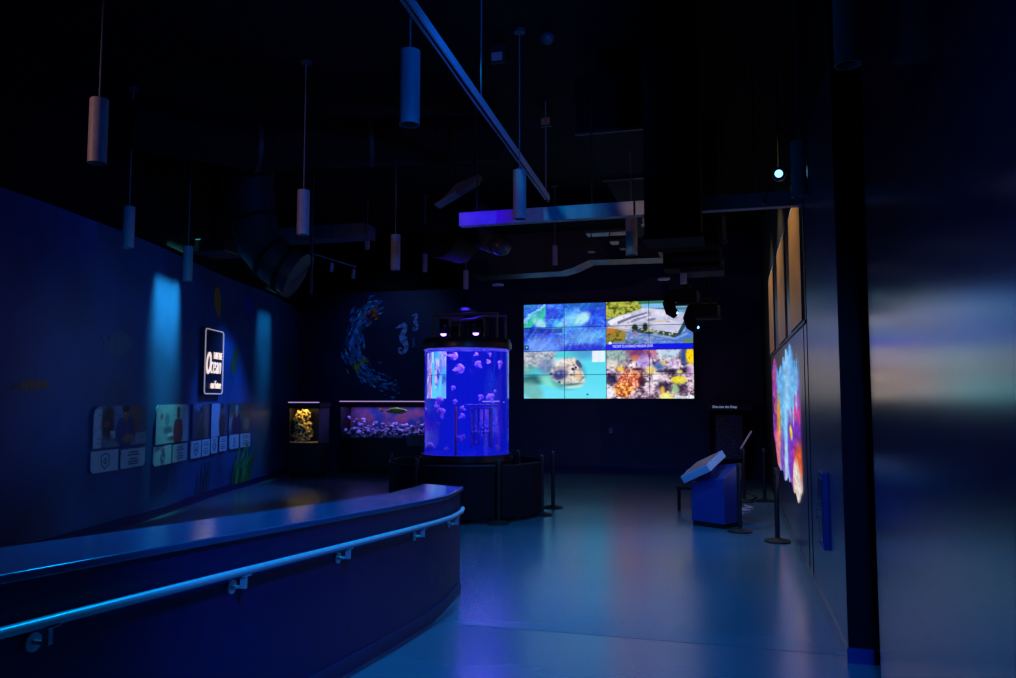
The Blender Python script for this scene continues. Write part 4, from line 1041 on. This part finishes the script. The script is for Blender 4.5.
MB().box(-.92, -.58, 13.75, 14.05, .36, .40).build('seat', M['black'], so, bevel=.01)
for lx in (-.90, -.64):
    for ly in (13.77, 13.99): MB().box(lx, lx + .04, ly, ly + .04, 0, .36).build('leg', M['black'], so)

tp = thing('sign_frame', 'slim tilted sign frame seen edge-on atop a far stanchion', 'sign holder', (.20, 15.3, .97))
tl = Vector((.17, 15.3, .95)); tdir = Vector((.20, .0, .33))
MB().para(tl, tdir, (0, .30, 0), Vector((-.02, 0, .012))).build('plate', M['pend'], tp, bevel=.003)
MB().cyl((.20, 15.3, .95), (.215, 15.40, 1.03), .012, 10).build('bracket', M['blackmetal'], tp, smooth=40)

tt = thing('info_totem', 'dark upright information stand with a white title at the back', 'totem', (0, 19.8, 0))
MB().box(-.50, .42, 19.62, 20.0, 0, 1.60).build('body', M['black'], tt, bevel=.01)
MB().box(-.54, .52, 19.55, 20.02, 1.60, 1.76).build('header', M['backwall'], tt, bevel=.008)
text_part('Dive into the Deep', (-.42, 19.545, 1.645), (1, 0, 0), (0, 0, 1), .56, .075, mat('emissive_title_letters', (.7, .75, .85), .5, emit=(.22, .30, .45), strength=.8, noise=(9, .05, 0)), tt, 'title', bold=.01, depth=.003)  # slight emission added to the letters to brighten the title
def pic_totem(U, V):
    b, e, i = vor(U * 9, V * 12, 81)
    C = ramp(fbm(U * 4, V * 5, 82), [(30, 32, 64), (50, 46, 82), (36, 42, 74)])
    C = mix(C, (150, 120, 165), sm(.10, .02, e) * sm(.25, .4, fbm(U * 3, V * 3, 83)) * (V < .9))
    return mix(C, (34, 70, 150), ell(U, V, .72, .88, .16, .12, .4) * .8)
painted('picture', (-.36, 19.612, .45), (1, 0, 0), (0, 0, 1), .62, 1.05, 40, 60, pic_totem, M['print'], tt)

tag(MB().tube([(-.08, 12.5, .01), (-.04, 12.45, .12), (.02, 12.5, .34), (.06, 12.75, .36), (.05, 12.95, .15), (.02, 13.2, .012), (.12, 13.7, .012)], .010, 8).build('power_cord', M['white'], smooth=60), 'white power cord looping behind the blue kiosk', 'cord')
tag(MB().tube([(.15, 13.75, .012), (.05, 13.95, .012), (.28, 14.1, .012), (.1, 14.25, .012), (.33, 14.45, .012), (.2, 14.7, .012)], .012, 8).build('floor_cable', M['white'], smooth=60), 'pale cable lying in zigzags on the floor behind the kiosk', 'cable')
tag(MB().tube([(.30, 15.35, .012), (.45, 16.0, .014), (.30, 16.6, .012), (.05, 17.1, .012)], .012, 8).build('floor_cable', M['rubber'], smooth=60), 'dark cable curving across the floor near the far stanchions', 'cable')
ol = thing('wall_outlet', 'tiny white outlet low on the dark back wall under the video wall', 'outlet', (-2.99, 20.41, 1.0))
MB().box(-3.03, -2.95, 20.405, 20.42, 1.0, 1.12).build('plate', M['outlet'], ol, bevel=.004)
for z in (1.025, 1.065): MB().box(-3.008, -2.972, 20.402, 20.406, z, z + .03).build('socket', M['black'], ol)

# ------------------------------------------------------------------ ceiling: pendants
def make_pendant(x, y, label, zb=3.9, L=.56, r=.075, group='cylinder pendants hung from the black ceiling'):
    t = thing('pendant_lamp', label, 'pendant lamp', (x, y, zb), group)
    MB().lathe([(r, 0), (r, L - .004), (r - .004, L), (0, L)], (x, y, zb), 40).lathe([(r, 0), (r - .006, 0), (r - .006, .08)], (x, y, zb), 40).build('shade', M['pend'], t, smooth=35)
    MB().lathe([(0, .075), (r - .007, .075), (r - .007, .035)], (x, y, zb), 32).build('reflector', M['pendin'], t, smooth=35)
    MB().cyl((x, y, zb + L), (x, y, 6.08), .007, 8).build('cable', M['cable'], t, smooth=50)
    MB().lathe([(0, 6.1), (.065, 6.1), (.065, 6.06), (0, 6.06)], (x, y, 0), 24).build('canopy', M['ductlit'], t, smooth=35)
    return t
pA = make_pendant(-5.17, 5.42, 'grey cylinder pendant highest on the far left over the low wall')
for x, y, lab in ((-2.23, 5.26, 'large blue-lit pendant top centre beside the diagonal light track'), (-5.03, 8.56, 'grey-pink pendant hung above the bent round duct'),
                  (-7.72, 8.68, 'dim blue pendant left of the round duct, over the wall graphic'), (-5.02, 11.33, 'grey pendant hung in front of the seahorse wall'),
                  (.70, 8.25, 'blue pendant in front of the wood panels at the right end of the beam'), (.72, 5.01, 'nearest pendant at the upper right, cut off by the frame'),
                  (-2.24, 8.45, 'blue pendant in front of the beam at the lower end of the light track')):
    dup(pA, (x, y, 3.9), lab)
make_pendant(-1.20, 10.2, 'blue pendant hanging just below the right part of the beam', 3.75)
make_pendant(-8.30, 10.64, 'short-looking blue pendant under the black box by the curved wall', 3.76)
pS = make_pendant(-3.26, 15, 'small violet pendant hanging below the middle of the beam', 4.50, .38, .052, 'small pendants near the jellyfish aquarium')
for x, y, z, lab in ((-7.29, 15, 5.02, 'small violet pendant at the end of the violet trunking'), (-5.99, 15, 4.48, 'small violet pendant left of the tank, below the dark round duct'),
                     (-5.10, 15, 4.09, 'small lilac pendant directly above the round aquarium')):
    q = dup(pS, (x, y, z), lab)

# beam, trunking, ducts
bm_ = thing('ceiling_beam', 'long steel beam under the ceiling, lit violet to blue', 'beam', (-1.1, 8.85, 3.96))
MB().box(-3.10, .80, 8.85, 8.97, 3.96, 3.975).box(-3.10, .80, 8.85, 8.97, 4.105, 4.12).box(-3.10, .80, 8.853, 8.875, 3.97, 4.11).build('channel', M['beam'], bm_)
for x in (-2.9, -1.5, .3): MB().cyl((x, 8.93, 4.12), (x, 8.93, 6.1), .008, 8).build('hanger_rod', M['blackmetal'], bm_)
MB().box(-1.015, -1.0, 8.84, 8.86, 3.955, 4.125).build('joint_strap', M['black'], bm_)
MB().box(-.885, -.865, 8.85, 8.97, 3.955, 4.125).build('end_cap', M['beam'], bm_)
lt = thing('light_track', 'straight blue-lit light track running diagonally under the ceiling', 'light track', (-2.2, 7, 4.7))
p0, p1 = Vector((-2.045, 2.6, 4.7)), Vector((-2.445, 10.77, 4.7)); d = (p1 - p0).normalized(); sx = Vector((d.y, -d.x, 0))
MB().para(p0 - sx * .034, p1 - p0, sx * .068, (0, 0, .07)).build('rail', M['white'], lt, bevel=.004)
MB().para(p0 - sx * .012 - Vector((0, 0, .006)), p1 - p0, sx * .024, (0, 0, .006)).build('slot', M['black'], lt)
for f in (.12, .55, .985):
    q = p0 + (p1 - p0) * f; MB().cyl(q + Vector((0, 0, .07)), (q.x, q.y, 6.1), .008, 8).build('hanger_rod', M['cable'], lt)
MB().tube([p0 + sx * .05 - Vector((0, 0, .05)), p0 + (p1 - p0) * .5 + sx * .03 - Vector((0, 0, .09)), p1 + sx * .02 - Vector((0, 0, .03))], .008, 6).build('power_cable', M['cable'], lt)

bx = thing('duct_drop', 'black boxed duct dropping from the ceiling across the beam', 'duct', (-.55, 8.4, 3.5))
MB().box(-.84, -.26, 8.30, 8.80, 3.60, 6.1).build('casing', M['black'], bx)
MB().box(-.86, -.24, 8.28, 8.82, 3.56, 3.60).build('collar', M['black'], bx)
gr = thing('supply_duct', 'grey stepped duct end with flat flanges above the video wall', 'duct', (-.5, 12.2, 3.7))
for (xa, xb, z, dep) in ((-1.02, -.10, 4.10, .7), (-.80, -.06, 3.94, .65), (-.69, -.06, 3.78, .6)):
    MB().box(xa, xb, 12.0, 12.0 + dep, z, z + .08).build('flange', M['duct'], gr, bevel=.004)
MB().box(-.95, -.12, 12.1, 12.6, 3.86, 6.1).build('riser', M['black'], gr)
MB().box(-.70, -.60, 12.1, 12.15, 3.62, 3.78).build('drop_sensor', M['white'], gr, bevel=.004)

rd = thing('round_duct', 'thick round duct bending down in front of the curved wall', 'duct', (-7, 11, 4))
pth = [(-7.38, 10.9, 6.1), (-7.40, 10.95, 5.3), (-7.36, 11, 4.75), (-7.24, 11.02, 4.36), (-7.06, 11.06, 4.13), (-6.82, 11.1, 3.95), (-6.68, 11.14, 3.87)]
MB().tube(pth, .36, 36).build('elbow', M['duct'], rd, smooth=40)
for i, f in ((2, .38), (4, .385), (5, .385)):
    a = Vector(pth[i]); b = Vector(pth[i + 1]); dd = (b - a).normalized()
    MB().tube([a - dd * .03, a + dd * .03], f, 36).build('seam_band', M['black'], rd, smooth=40)
a = Vector(pth[-1]); dd = (a - Vector(pth[-2])).normalized()
MB().tube([a - dd * .02, a + dd * .05], .395, 36).build('end_flange', M['duct'], rd, smooth=40)
MB().box(-6.62, -6.58, 11.5, 11.54, 3.6, 6.1).build('hanger_strap', M['duct'], rd)
fd = thing('flexible_duct', 'bent round duct end showing blue below the beam', 'duct', (-3.9, 10.6, 4))
pf = [(-3.95, 12.4, 5.0), (-3.80, 12.0, 4.72), (-3.68, 11.6, 4.48), (-3.5, 11.2, 4.28), (-3.3, 11.0, 4.16)]
MB().tube(pf, [.14, .15, .16, .16, .15], 28).build('hose', M['ductlit'], fd, smooth=40)
for i in (2, 3): MB().tube([Vector(pf[i]) - Vector((.02, 0, -.01)), Vector(pf[i]) + Vector((.02, 0, -.01))], .168, 28).build('seam_band', M['duct'], fd, smooth=40)
MB().ball((-3.2, 11.0, 4.12), .15, .15, .14, 24, 14).build('end_cap', M['ductlit'], fd, smooth=60)
dk = thing('dark_round_duct', 'dark round duct mouth with a violet glint left of the beam', 'duct', (-4.3, 10.2, 4.1))
MB().tube([(-4.01, 11.5, 4.27), (-4.02, 10.6, 4.20)], .28, 36, True).build('pipe', M['black'], dk, smooth=40)
MB().box(-4.03, -4.01, 11.3, 11.32, 4.5, 6.1).build('hanger_strap', M['black'], dk)
MB().tube([(-4.02, 10.62, 4.2), (-4.02, 10.54, 4.2)], .285, 36).build('end_flange', M['black'], dk, smooth=40)
vt = thing('cable_trunking', 'flat violet-lit trunking left of the aquarium near the ceiling', 'trunking', (-6.2, 12.2, 4.6))
MB().box(-7.6, -5.95, 12.1, 12.5, 4.64, 4.88).build('casing', M['ductlit'], vt, bevel=.01)
MB().box(-5.95, -5.90, 12.15, 12.45, 4.62, 4.86).build('end_cap', M['ductlit'], vt)
MB().box(-7.0, -6.96, 12.28, 12.32, 4.88, 6.1).build('hanger_rod', M['black'], vt)
sf = thing('ceiling_bulkhead', 'dark horizontal duct with a stepped lower edge above the video wall', 'duct', (-3, 17, 4.7))
MB().prism([(-5.7, 17, 4.68), (-3.58, 17, 4.71), (-3.3, 17, 4.78), (-2.95, 17, 4.93), (-.75, 17, 4.90), (-.75, 17, 5.6), (-5.7, 17, 5.6)], (0, .8, 0)).build('casing', M['duct'], sf, bevel=.01)
MB().prism([(-5.7, 16.97, 4.66), (-3.56, 16.97, 4.69), (-3.28, 16.97, 4.76), (-2.93, 16.97, 4.91), (-.75, 16.97, 4.88), (-.75, 16.97, 4.93), (-2.95, 16.97, 4.97), (-3.32, 16.97, 4.81), (-3.58, 16.97, 4.74), (-5.7, 16.97, 4.71)], (0, .04, 0)).build('edge_flange', M['duct'], sf)
eq = thing('speaker_rack', 'small violet-lit equipment rack hanging below the beam', 'equipment rack', (-1.95, 13, 4.35))
MB().box(-2.30, -1.52, 13.0, 13.3, 4.66, 4.70).box(-1.9, -1.5, 13.0, 13.3, 4.50, 4.53).build('shelf', M['ductlit'], eq)
MB().box(-2.28, -2.16, 13.0, 13.2, 4.36, 4.52).build('speaker_box', M['duct'], eq, bevel=.01); MB().box(-1.74, -1.60, 13.0, 13.2, 4.38, 4.50).build('speaker_box', M['duct'], eq, bevel=.01)
for xx, zz in ((-1.91, 6.1), (-1.53, 6.1), (-2.22, 4.7)): MB().box(xx - .01, xx + .01, 13.1, 13.12, 4.5, zz).build('hanger_rod', M['blackmetal'], eq)
bl = thing('air_vent_box', 'black air box under the ceiling beside the curved wall', 'duct', (-8.7, 11.5, 4.4))
MB().box(-9.02, -8.32, 11.6, 12.3, 4.42, 4.66).build('casing', M['blacksatin'], bl, bevel=.02)
MB().box(-8.75, -8.6, 11.8, 12.0, 4.66, 6.1).build('neck', M['black'], bl)
sdk = thing('duct_reducer', 'pointed grey duct corner with light painted along its lower edge', 'duct', (-3.3, 9.2, 4.4))
MB().prism([(-3.56, 9.3, 4.36), (-3.05, 9.3, 4.62), (-3.0, 9.3, 4.72), (-3.3, 9.3, 4.62)], (0, .2, 0)).build('casing', M['duct'], sdk, bevel=.01)
MB().prism([(-3.58, 9.28, 4.345), (-3.30, 9.28, 4.49), (-3.30, 9.28, 4.51), (-3.58, 9.28, 4.365)], (0, .2, 0)).build('lit_edge_strip', M['ductlit'], sdk)  # light along the edge painted as a paler strip
MB().box(-3.1, -3.06, 9.38, 9.42, 4.65, 6.1).build('hanger_rod', M['black'], sdk)
bd = thing('main_duct', 'wide dark round duct crossing under the ceiling at upper left', 'duct', (-5, 9.5, 5.5))
MB().tube([(-7.3, 8.2, 5.42), (-6.2, 9.3, 5.35), (-4.9, 10.1, 5.55), (-3.2, 10.9, 5.70)], .34, 32).build('pipe', M['black'], bd, smooth=40)
for q, e in (((-6.2, 9.3, 5.35), (.72, .68, .03)), ((-4.9, 10.1, 5.55), (.85, .5, .1))):
    q = Vector(q); e = Vector(e).normalized(); MB().tube([q - e * .03, q + e * .03], .355, 32).build('seam_band', M['duct'], bd, smooth=40)
cb = thing('ceiling_duct', 'huge dark rectangular duct under the ceiling behind the beam', 'duct', (-1, 10.5, 5))
MB().box(-1.75, -.55, 9.3, 16.0, 5.15, 5.85).build('casing', M['black'], cb)
for y in (9.35, 11.5, 13.6): MB().box(-1.78, -.52, y, y + .05, 5.12, 5.88).build('joint_flange', M['duct'], cb)
# junction boxes and detectors on the ceiling
def jbox(x, y, z, w, hh, label):
    t = thing('junction_box', label, 'junction box', (x, y, z), 'grey boxes under the ceiling')
    MB().box(x - w / 2, x + w / 2, y, y + .06, z, z + hh).build('case', M['duct'], t, bevel=.006)
    MB().box(x - w / 2 + .02, x + w / 2 - .02, y - .006, y, z + .02, z + hh * .55).build('cover', M['pend'], t)
    MB().cyl((x, y + .03, z + hh), (x, y + .03, 6.1), .012, 8).build('conduit', M['duct'], t)
jbox(-2.58, 8.7, 5.86, .17, .22, 'grey box highest of the ceiling boxes, right of the light track')
jbox(-3.62, 11.2, 5.84, .17, .24, 'grey box just left of the light track, behind it')
jbox(-2.52, 11.0, 5.86, .17, .22, 'grey box above the lower end of the light track')
dm = thing('dome_detector', 'pale dome detector on the ceiling above the light track', 'detector', (-1.95, 8.6, 6.0))
MB().ball((-1.95, 8.6, 6.03), .09, .09, .07, 20, 10).build('dome', M['ductlit'], dm, smooth=60)
MB().cyl((-1.95, 8.6, 6.05), (-1.95, 8.6, 6.1), .06, 20).build('mount', M['black'], dm, smooth=40)
# spotlights on the short left track
st = thing('spot_track', 'thin short track with three small spotlights at left', 'light track', (-7, 13, 4.4))
MB().para((-7.48, 13.0, 4.58), (.92, .0, -.30), (0, .035, 0), (0, 0, .025)).build('rail', M['beam'], st)
MB().box(-7.50, -7.46, 13.0, 13.03, 4.4, 6.1).build('stem', M['duct'], st)
for f in (.02, .47, .95):
    x = -7.48 + .92 * f; z = 4.575 - .30 * f
    s_ = MB().cyl((x, 13.02, z), (x, 13.02, z - .06), .010, 8).build('bracket', M['duct'], st)
    MB().cyl((x, 13.04, z - .05), (x + .02, 12.99, z - .21), .034, 16).build('spotlight', M['pend'], st, smooth=40)
# moving-head lights in front of the video wall
def moving_head(c, label, flip=1, pole_top=6.1):
    x, y, z = c
    t = thing('moving_light', label, 'stage light', c, 'stage lights hung before the video wall')
    MB().box(x - .02, x + .30, y - .12, y + .12, z - .02, z + .20).build('base', M['black'], t, bevel=.02)
    MB().box(x - .06, x + .36, y - .10, y + .10, z - .055, z - .02).build('yoke_plate', M['duct'], t, bevel=.006)
    MB().box(x + .30, x + .345, y - .09, y + .09, z - .02, z + .16).build('side_bracket', M['ductlit'], t, bevel=.006)
    hd = MB().tube([(x + .04, y - .02, z + .15), (x - .09, y - .04, z + .10), (x - .13, y - .06, z - .03), (x - .10, y - .08, z - .15), (x - .02, y - .10, z - .22)], [.08, .10, .105, .095, .07], 20)
    hh = hd.build('head', M['black'], t, smooth=60)
    MB().ball((x + .005, y - .14, z - .19), .018, .018, .022, 12, 8).build('lens', M['lampblue'], hh, smooth=60)
    MB().cyl((x + .16, y, z + .2), (x + .16, y, pole_top), .022, 12).build('pole', M['black'], t, smooth=40)
    MB().box(x + .11, x + .21, y - .05, y + .05, z + .19, z + .28).build('clamp', M['blackmetal'], t, bevel=.01)
    return t
moving_head((-.80, 13, 3.45), 'upper left black stage light overlapping the video wall corner')
moving_head((-.48, 13, 3.21), 'lower right black stage light at the video wall edge')
# bright blue lamp and its arm near the right end of the beam
sl = thing('stage_spotlight', 'small spotlight with a glowing ice-blue lens above the right beam end', 'spotlight', (.59, 9.5, 4.48))
MB().tube([(.585, 9.44, 4.475), (.60, 9.60, 4.50), (.61, 9.75, 4.53)], [.075, .08, .05], 24).build('body', M['blackmetal'], sl, smooth=40)
MB().ball((.585, 9.435, 4.475), .045, .02, .045, 20, 10).build('lens', M['lampblue'], sl, smooth=60)
MB().cyl((.60, 9.6, 4.57), (.60, 9.6, 6.1), .014, 10).build('pole', M['blackmetal'], sl)
ar = thing('track_spotlight', 'slim grey spotlight tilted in front of the right beam end', 'spotlight', (.42, 8.75, 4.0))
MB().cyl((.43, 8.77, 4.10), (.375, 8.70, 3.955), .014, 12).build('barrel', M['pend'], ar, smooth=40)
MB().tube([(.43, 8.77, 4.10), (.56, 8.75, 4.155), (.72, 8.75, 4.185)], .012, 8).build('arm', M['duct'], ar, smooth=40)
pd = thing('pipe_drop', 'thin pale pipe with couplings hanging above the dark corner', 'pipe', (-.045, 12, 4.2))
MB().cyl((-.045, 12, 4.20), (-.045, 12, 4.62), .028, 16).build('tube', M['ductlit'], pd, smooth=40)
MB().cyl((-.045, 12, 4.185), (-.045, 12, 4.23), .042, 16).cyl((-.045, 12, 4.58), (-.045, 12, 4.63), .045, 16).build('coupling', M['duct'], pd, smooth=40)
MB().cyl((-.045, 12, 4.63), (-.045, 12, 6.1), .010, 10).build('hanger_rod', M['black'], pd)
for x, z, lab in ((-1.09, 3.97, 'flat pale disc fitting hanging just above the video wall'), (-4.13, 3.98, 'flat pale disc fitting above the round aquarium lid')):
    t = thing('disc_downlight', lab, 'downlight', (x, 14, z), 'disc fittings before the video wall')
    MB().lathe([(0, 0), (.10, 0), (.11, .015), (.11, .03), (0, .04)], (x, 14, z), 28).build('trim_ring', M['pend'], t, smooth=35)
    MB().cyl((x, 14, z + .03), (x, 14, 6.1), .006, 8).build('cable', M['black'], t)
bp2 = thing('beam_sensor', 'small white sensor hanging under the middle end of the beam', 'sensor', (-.93, 8.9, 3.8))
MB().cyl((-.91, 8.9, 3.86), (-.91, 8.9, 3.96), .008, 8).build('stem', M['cable'], bp2)
MB().box(-.935, -.885, 8.88, 8.92, 3.83, 3.86).build('head', M['pend'], bp2, bevel=.004)

# ------------------------------------------------------------------ lamps and added fill lights
def spot(name, loc, tgt, watts, col, size=60, blend=.6, rad=.15):
    l = bpy.data.lights.new(name, 'SPOT'); l.energy = watts; l.color = col; l.spot_size = R(size); l.spot_blend = blend; l.shadow_soft_size = rad
    o = bpy.data.objects.new(name, l); COL.objects.link(o); o.location = loc
    o.rotation_euler = (Vector(tgt) - Vector(loc)).to_track_quat('-Z', 'Y').to_euler(); return o
def point(name, loc, watts, col, rad=.1):
    l = bpy.data.lights.new(name, 'POINT'); l.energy = watts; l.color = col; l.shadow_soft_size = rad
    o = bpy.data.objects.new(name, l); COL.objects.link(o); o.location = loc; return o
AZ = (.02, .22, 1.0); DB = (.01, .03, 1.0); VI = (.06, .02, 1.0)
spot('blue_flood', (.5, .6, 4.3), (-2.0, 7.0, .2), 850, AZ, 58, .5, .25)
spot('added_azure_fill', (-2.23, 5.26, 3.86), (-2.35, 4.6, 0), 520, (.0, .36, 1), 120, .8, .07)  # azure fill spots added under pendants whose own lamps are off
spot('added_azure_fill', (-2.24, 8.45, 3.86), (-1.4, 9.2, 0), 420, (.0, .40, 1), 105, .9, .07)
spot('added_azure_fill', (-1.2, 10.2, 3.70), (-1.5, 12.5, 0), 220, (.0, .34, 1), 100, .9, .07)
spot('deep_blue_flood', (-.9, 2.2, 4.6), (-.4, 12.2, .4), 420, DB, 20, .8, .2)
spot('deep_blue_flood', (-2.0, 2.5, 3.2), (.80, 6.2, -.05), 120, DB, 7, .7, .05)
spot('violet_spot', (-4.4, 6.0, 5.6), (-2.8, 8.85, 4.05), 900, (.05, .0, 1), 13, .9, .05)
spot('azure_spot', (-2.8, 6.0, 5.7), (-1.75, 8.85, 4.05), 190, (.01, .42, .9), 15, .9, .05)
spot('pink_spot', (-2.5, 6.2, 5.5), (-.95, 8.85, 4.05), 130, (1, .70, .78), 8, .9, .05)
spot('added_track_fill', (.55, 4.6, 3.7), (-2.25, 7.2, 4.8), 330, (.0, .14, 1), 62, .7, .1)  # blue spot added to brighten the light track and pendant edges
spot('side_spot', (.5, 2.6, 4.3), (-5.1, 7.2, 4.2), 180, (.0, .12, 1), 34, .8, .1)
spot('warm_spot', (-7.2, 2.6, 4.5), (-5.0, 7.6, 4.1), 130, (1, .50, .50), 46, .8, .1)
for yy, ty in ((9.9, 9.9), (13.4, 12.5), (15.3, 15.3)): spot('added_panel_fill', (-.45, yy, 5.7), (.78, ty, 3.3), 250, (1, .74, .38), 62, .8, .06)  # warm spots added to brighten the wood panels
for s_w, en, hw, tz, cc in ((12.9, 420, 46, 1.3, (.03, .24, 1)),):
    P, t, n = wall_at(s_w); q = P + n * 1.7
    spot('added_wall_fill', (q.x, q.y, 4.2), (P.x, P.y, tz), en, cc, hw * 1.5, .8, .06)  # unseen spot added to brighten the curved wall's graphic
spot('added_wall_flood', (-3.5, 5.2, 3.0), (-9.2, 12.0, 1.2), 250, (.03, .36, 1), 58, .9, .3)  # broad flood added over the room to lift the left wall's blue
def add_column_light(s_w, wd, off, en, cc, spread, tz):  # added area lamp standing in for screen light reflected on the wall
    P, t, n = wall_at(s_w); q = P + n * off; q.z = 4.8
    l = bpy.data.lights.new('added_column_light', 'AREA'); l.shape = 'RECTANGLE'; l.size = wd; l.size_y = .08; l.energy = en; l.color = cc; l.spread = R(spread)
    o = bpy.data.objects.new('added_column_light', l); COL.objects.link(o); o.location = q
    z = (q - Vector((P.x, P.y, tz))).normalized(); x = (t - z * t.dot(z)).normalized(); y = z.cross(x)
    o.rotation_euler = Matrix((x, y, z)).transposed().to_euler()
add_column_light(10.2, 1.0, .32, 15, (.12, .84, .86), 21, 3.2)
add_column_light(15.3, .9, .32, 5, (.06, .7, .8), 22, 3.2)
spot('added_wall_fill', (-9.0, 16.6, 5.9), (-9.0, 20.3, 3.3), 150, (.16, .36, .9), 62, .9, .1)  # unseen spot added to brighten the prints on the back wall
spot('tank_floor_glow', (-3.55, 11.8, 2.95), (-2.3, 8.0, 0), 60, (.01, .01, 1), 55, .9, .15)
point('tank_lamp_glow', (TC[0], TC[1] - .1, 3.52), 25, VI, .15)
for sx_ in (-.32, .32): spot('tank_rig_lamp', (TC[0] + sx_ * .875, TC[1] - .46, 2.90), (TC[0] + sx_, TC[1] - 1.0, 0), 4, VI, 110, .6, .04)
al = bpy.data.lights.new('tank_top_lamp', 'AREA'); al.shape = 'DISK'; al.size = 1.2; al.energy = 95; al.color = (.48, .32, 1)
ao = bpy.data.objects.new('tank_top_lamp', al); COL.objects.link(ao); ao.location = (TC[0], TC[1], 2.845)
for nm, loc, sx_, sy_, w, c in (('coral_tank_lamp', (-9.86, 17.1, 1.65), .7, .16, 4, (1, .66, .16)), ('reef_tank_lamp', (-8.36, 18.6, 1.67), 2.3, .4, 14, (.26, .20, 1))):
    l = bpy.data.lights.new(nm, 'AREA'); l.shape = 'RECTANGLE'; l.size = sx_; l.size_y = sy_; l.energy = w; l.color = c
    o = bpy.data.objects.new(nm, l); COL.objects.link(o); o.location = loc
w = bpy.data.worlds.new('dark_room'); w.use_nodes = True; w.node_tree.nodes['Background'].inputs[0].default_value = (0, 0, 0, 1); sc.world = w

# ------------------------------------------------------------------ camera and view
cam = bpy.data.cameras.new('camera'); cam.sensor_width = 36; cam.lens = 790 / 1016 * 36; cam.clip_start = .05
co = bpy.data.objects.new('camera', cam); COL.objects.link(co); co.location = (0, 0, 1.9); co.rotation_euler = (R(90 + 4.27), 0, R(15.7))
sc.camera = co
sc.view_settings.view_transform = 'Standard'; sc.view_settings.look = 'None'; sc.view_settings.exposure = 0; sc.view_settings.gamma = 1; sc.view_settings.use_curve_mapping = False
c = sc.cycles
c.use_denoising = True; c.caustics_refractive = False; c.caustics_reflective = False; c.max_bounces = 10; c.transmission_bounces = 8; c.glossy_bounces = 5; c.diffuse_bounces = 3; c.sample_clamp_indirect = 4; c.sample_clamp_direct = 0
